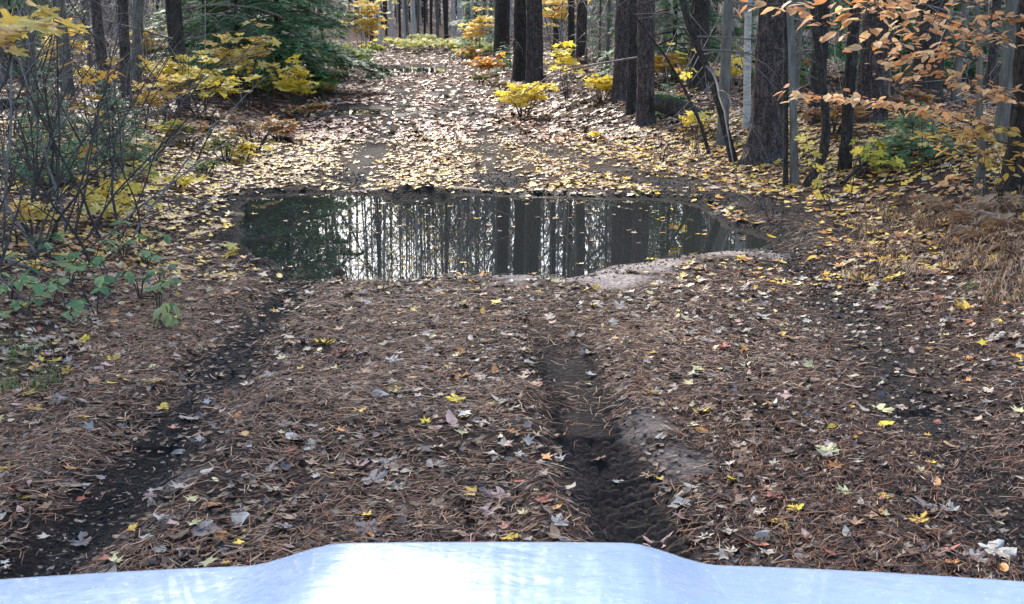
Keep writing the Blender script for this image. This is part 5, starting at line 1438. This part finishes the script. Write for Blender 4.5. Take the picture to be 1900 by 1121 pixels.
ux = np.linspace(-.74, .74, 121); vy = np.linspace(.30, FY, 60)
XX, YY = np.meshgrid(ux, vy)
YY = YY - (YY - .3) / (FY - .3) * .022 * (np.abs(XX) / .74) ** 2.4
ZZ = hood_z(XX, YY)
rows = [np.stack([XX, YY, ZZ], -1)]
last = rows[0][-1]
for a_ in (20, 45, 70, 90):      # rolled front lip
    q = last.copy(); q[:, 1] += .018 * math.sin(R(a_)); q[:, 2] -= .018 * (1 - math.cos(R(a_))); rows.append(q[None])
q = rows[-1][-1].copy(); q[:, 2] -= .03; rows.append(q[None])
G = np.concatenate(rows, 0); ny_, nx_ = G.shape[:2]
ii = (np.arange(ny_ - 1)[:, None] * nx_ + np.arange(nx_ - 1)[None]).ravel(); Q = np.stack([ii, ii + 1, ii + nx_ + 1, ii + nx_], 1)
me = mesh_np('hood', G.reshape(-1, 3), Q, None, 'white_paint')
hood = link('hood', me, car)
md = hood.modifiers.new('thickness', 'SOLIDIFY'); md.thickness = .012; md.offset = -1
for sd in (-1, 1):
    y_s = np.linspace(.25, FY + .02, 30); prof = [(.746, -.002), (.80, -.004), (.85, -.03), (.885, -.09), (.90, -.2), (.905, -.36), (.89, -.52)]
    V = []
    for y in y_s:
        zt = float(hood_z(sd * .74, y - .08)); front = sstep(1.15, FY + .02, y)
        for (px_, dz) in prof:
            zz = zt + dz; arch = .36
            cy_, cz_ = .82, .36
            if dz < -.2 and abs(y - cy_) < .42: zz = max(zz, cz_ + math.sqrt(max(0, .42 ** 2 - (y - cy_) ** 2)))
            V.append([sd * (px_ - .06 * front * (px_ - .7) / .2), y - .03 * front, zz])
    V = np.array(V); k = len(prof); ii = (np.arange(29)[:, None] * k + np.arange(k - 1)[None]).ravel(); Q = np.stack([ii, ii + 1, ii + k + 1, ii + k], 1)
    link('fender', mesh_np('fender', V, Q[:, ::-1] if sd < 0 else Q, None, 'white_paint'), car).modifiers.new('t', 'SOLIDIFY').thickness = .01
    wh = link('wheel', None, car, (sd * .80, .82, .37))
    a_ = np.linspace(0, 2 * math.pi, 41)[:-1]; prof = [(.22, -.11), (.33, -.12), (.365, -.09), (.372, 0), (.365, .09), (.33, .12), (.22, .11)]
    V = np.array([[w_, r_ * math.cos(t), r_ * math.sin(t)] for t in a_ for (r_, w_) in prof]); k = 7
    Q = np.array([[i * k + j, i * k + j + 1, ((i + 1) % 40) * k + j + 1, ((i + 1) % 40) * k + j] for i in range(40) for j in range(6)])
    link('tyre', mesh_np('tyre', V, Q, None, 'rubber'), wh)
    mb = MB(); mb.tube([(-.10, 0, 0), (-.02, 0, 0), (.10, 0, 0)], [.215, .16, .215], 32)
    for t in range(5): mb.tube([(sd * .085, 0, 0), (sd * .08, .2 * math.cos(t * 1.257), .2 * math.sin(t * 1.257))], [.05, .03], 6)
    link('rim', mb.mesh('rim', 'alloy'), wh)
    hl = MB(); hl.tube([(sd * .60, FY - .14, .84), (sd * .60, FY - .06, .84)], [.10, .085], 20); hl.add(np.array([[sd * .60 + .085 * math.cos(t), FY - .06, .84 + .085 * math.sin(t)] for t in a_]), None, None)
    vv = hl.n - 40; hl.T.append(np.array([[vv, vv + i, vv + i + 1] for i in range(1, 39)]))
    link('headlight', hl.mesh('headlight', 'lamp_glass'), car)


def boxm(name, x0, x1, y0, y1, z0, z1, mat, parent, bev=.01):
    V = np.array([[x, y, z] for x in (x0, x1) for y in (y0, y1) for z in (z0, z1)])
    Q = np.array([[0, 1, 3, 2], [4, 6, 7, 5], [0, 4, 5, 1], [2, 3, 7, 6], [0, 2, 6, 4], [1, 5, 7, 3]])
    o = link(name, mesh_np(name, V, Q, None, mat, False), parent); b_ = o.modifiers.new('bevel', 'BEVEL'); b_.width = bev; b_.segments = 3
    return o


boxm('radiator', -.50, .50, FY - .20, FY - .12, .60, .90, 'black_plastic', car)
for i in range(6): boxm('grille_slat', -.49, .49, FY - .118, FY - .085, .66 + i * .042, .675 + i * .042, 'alloy', car, .004)
boxm('bumper', -.82, .82, FY - .16, FY + .06, .42, .60, 'white_paint', car, .04)
boxm('cowl', -.72, .72, .16, .29, .99, 1.01, 'black_plastic', car)
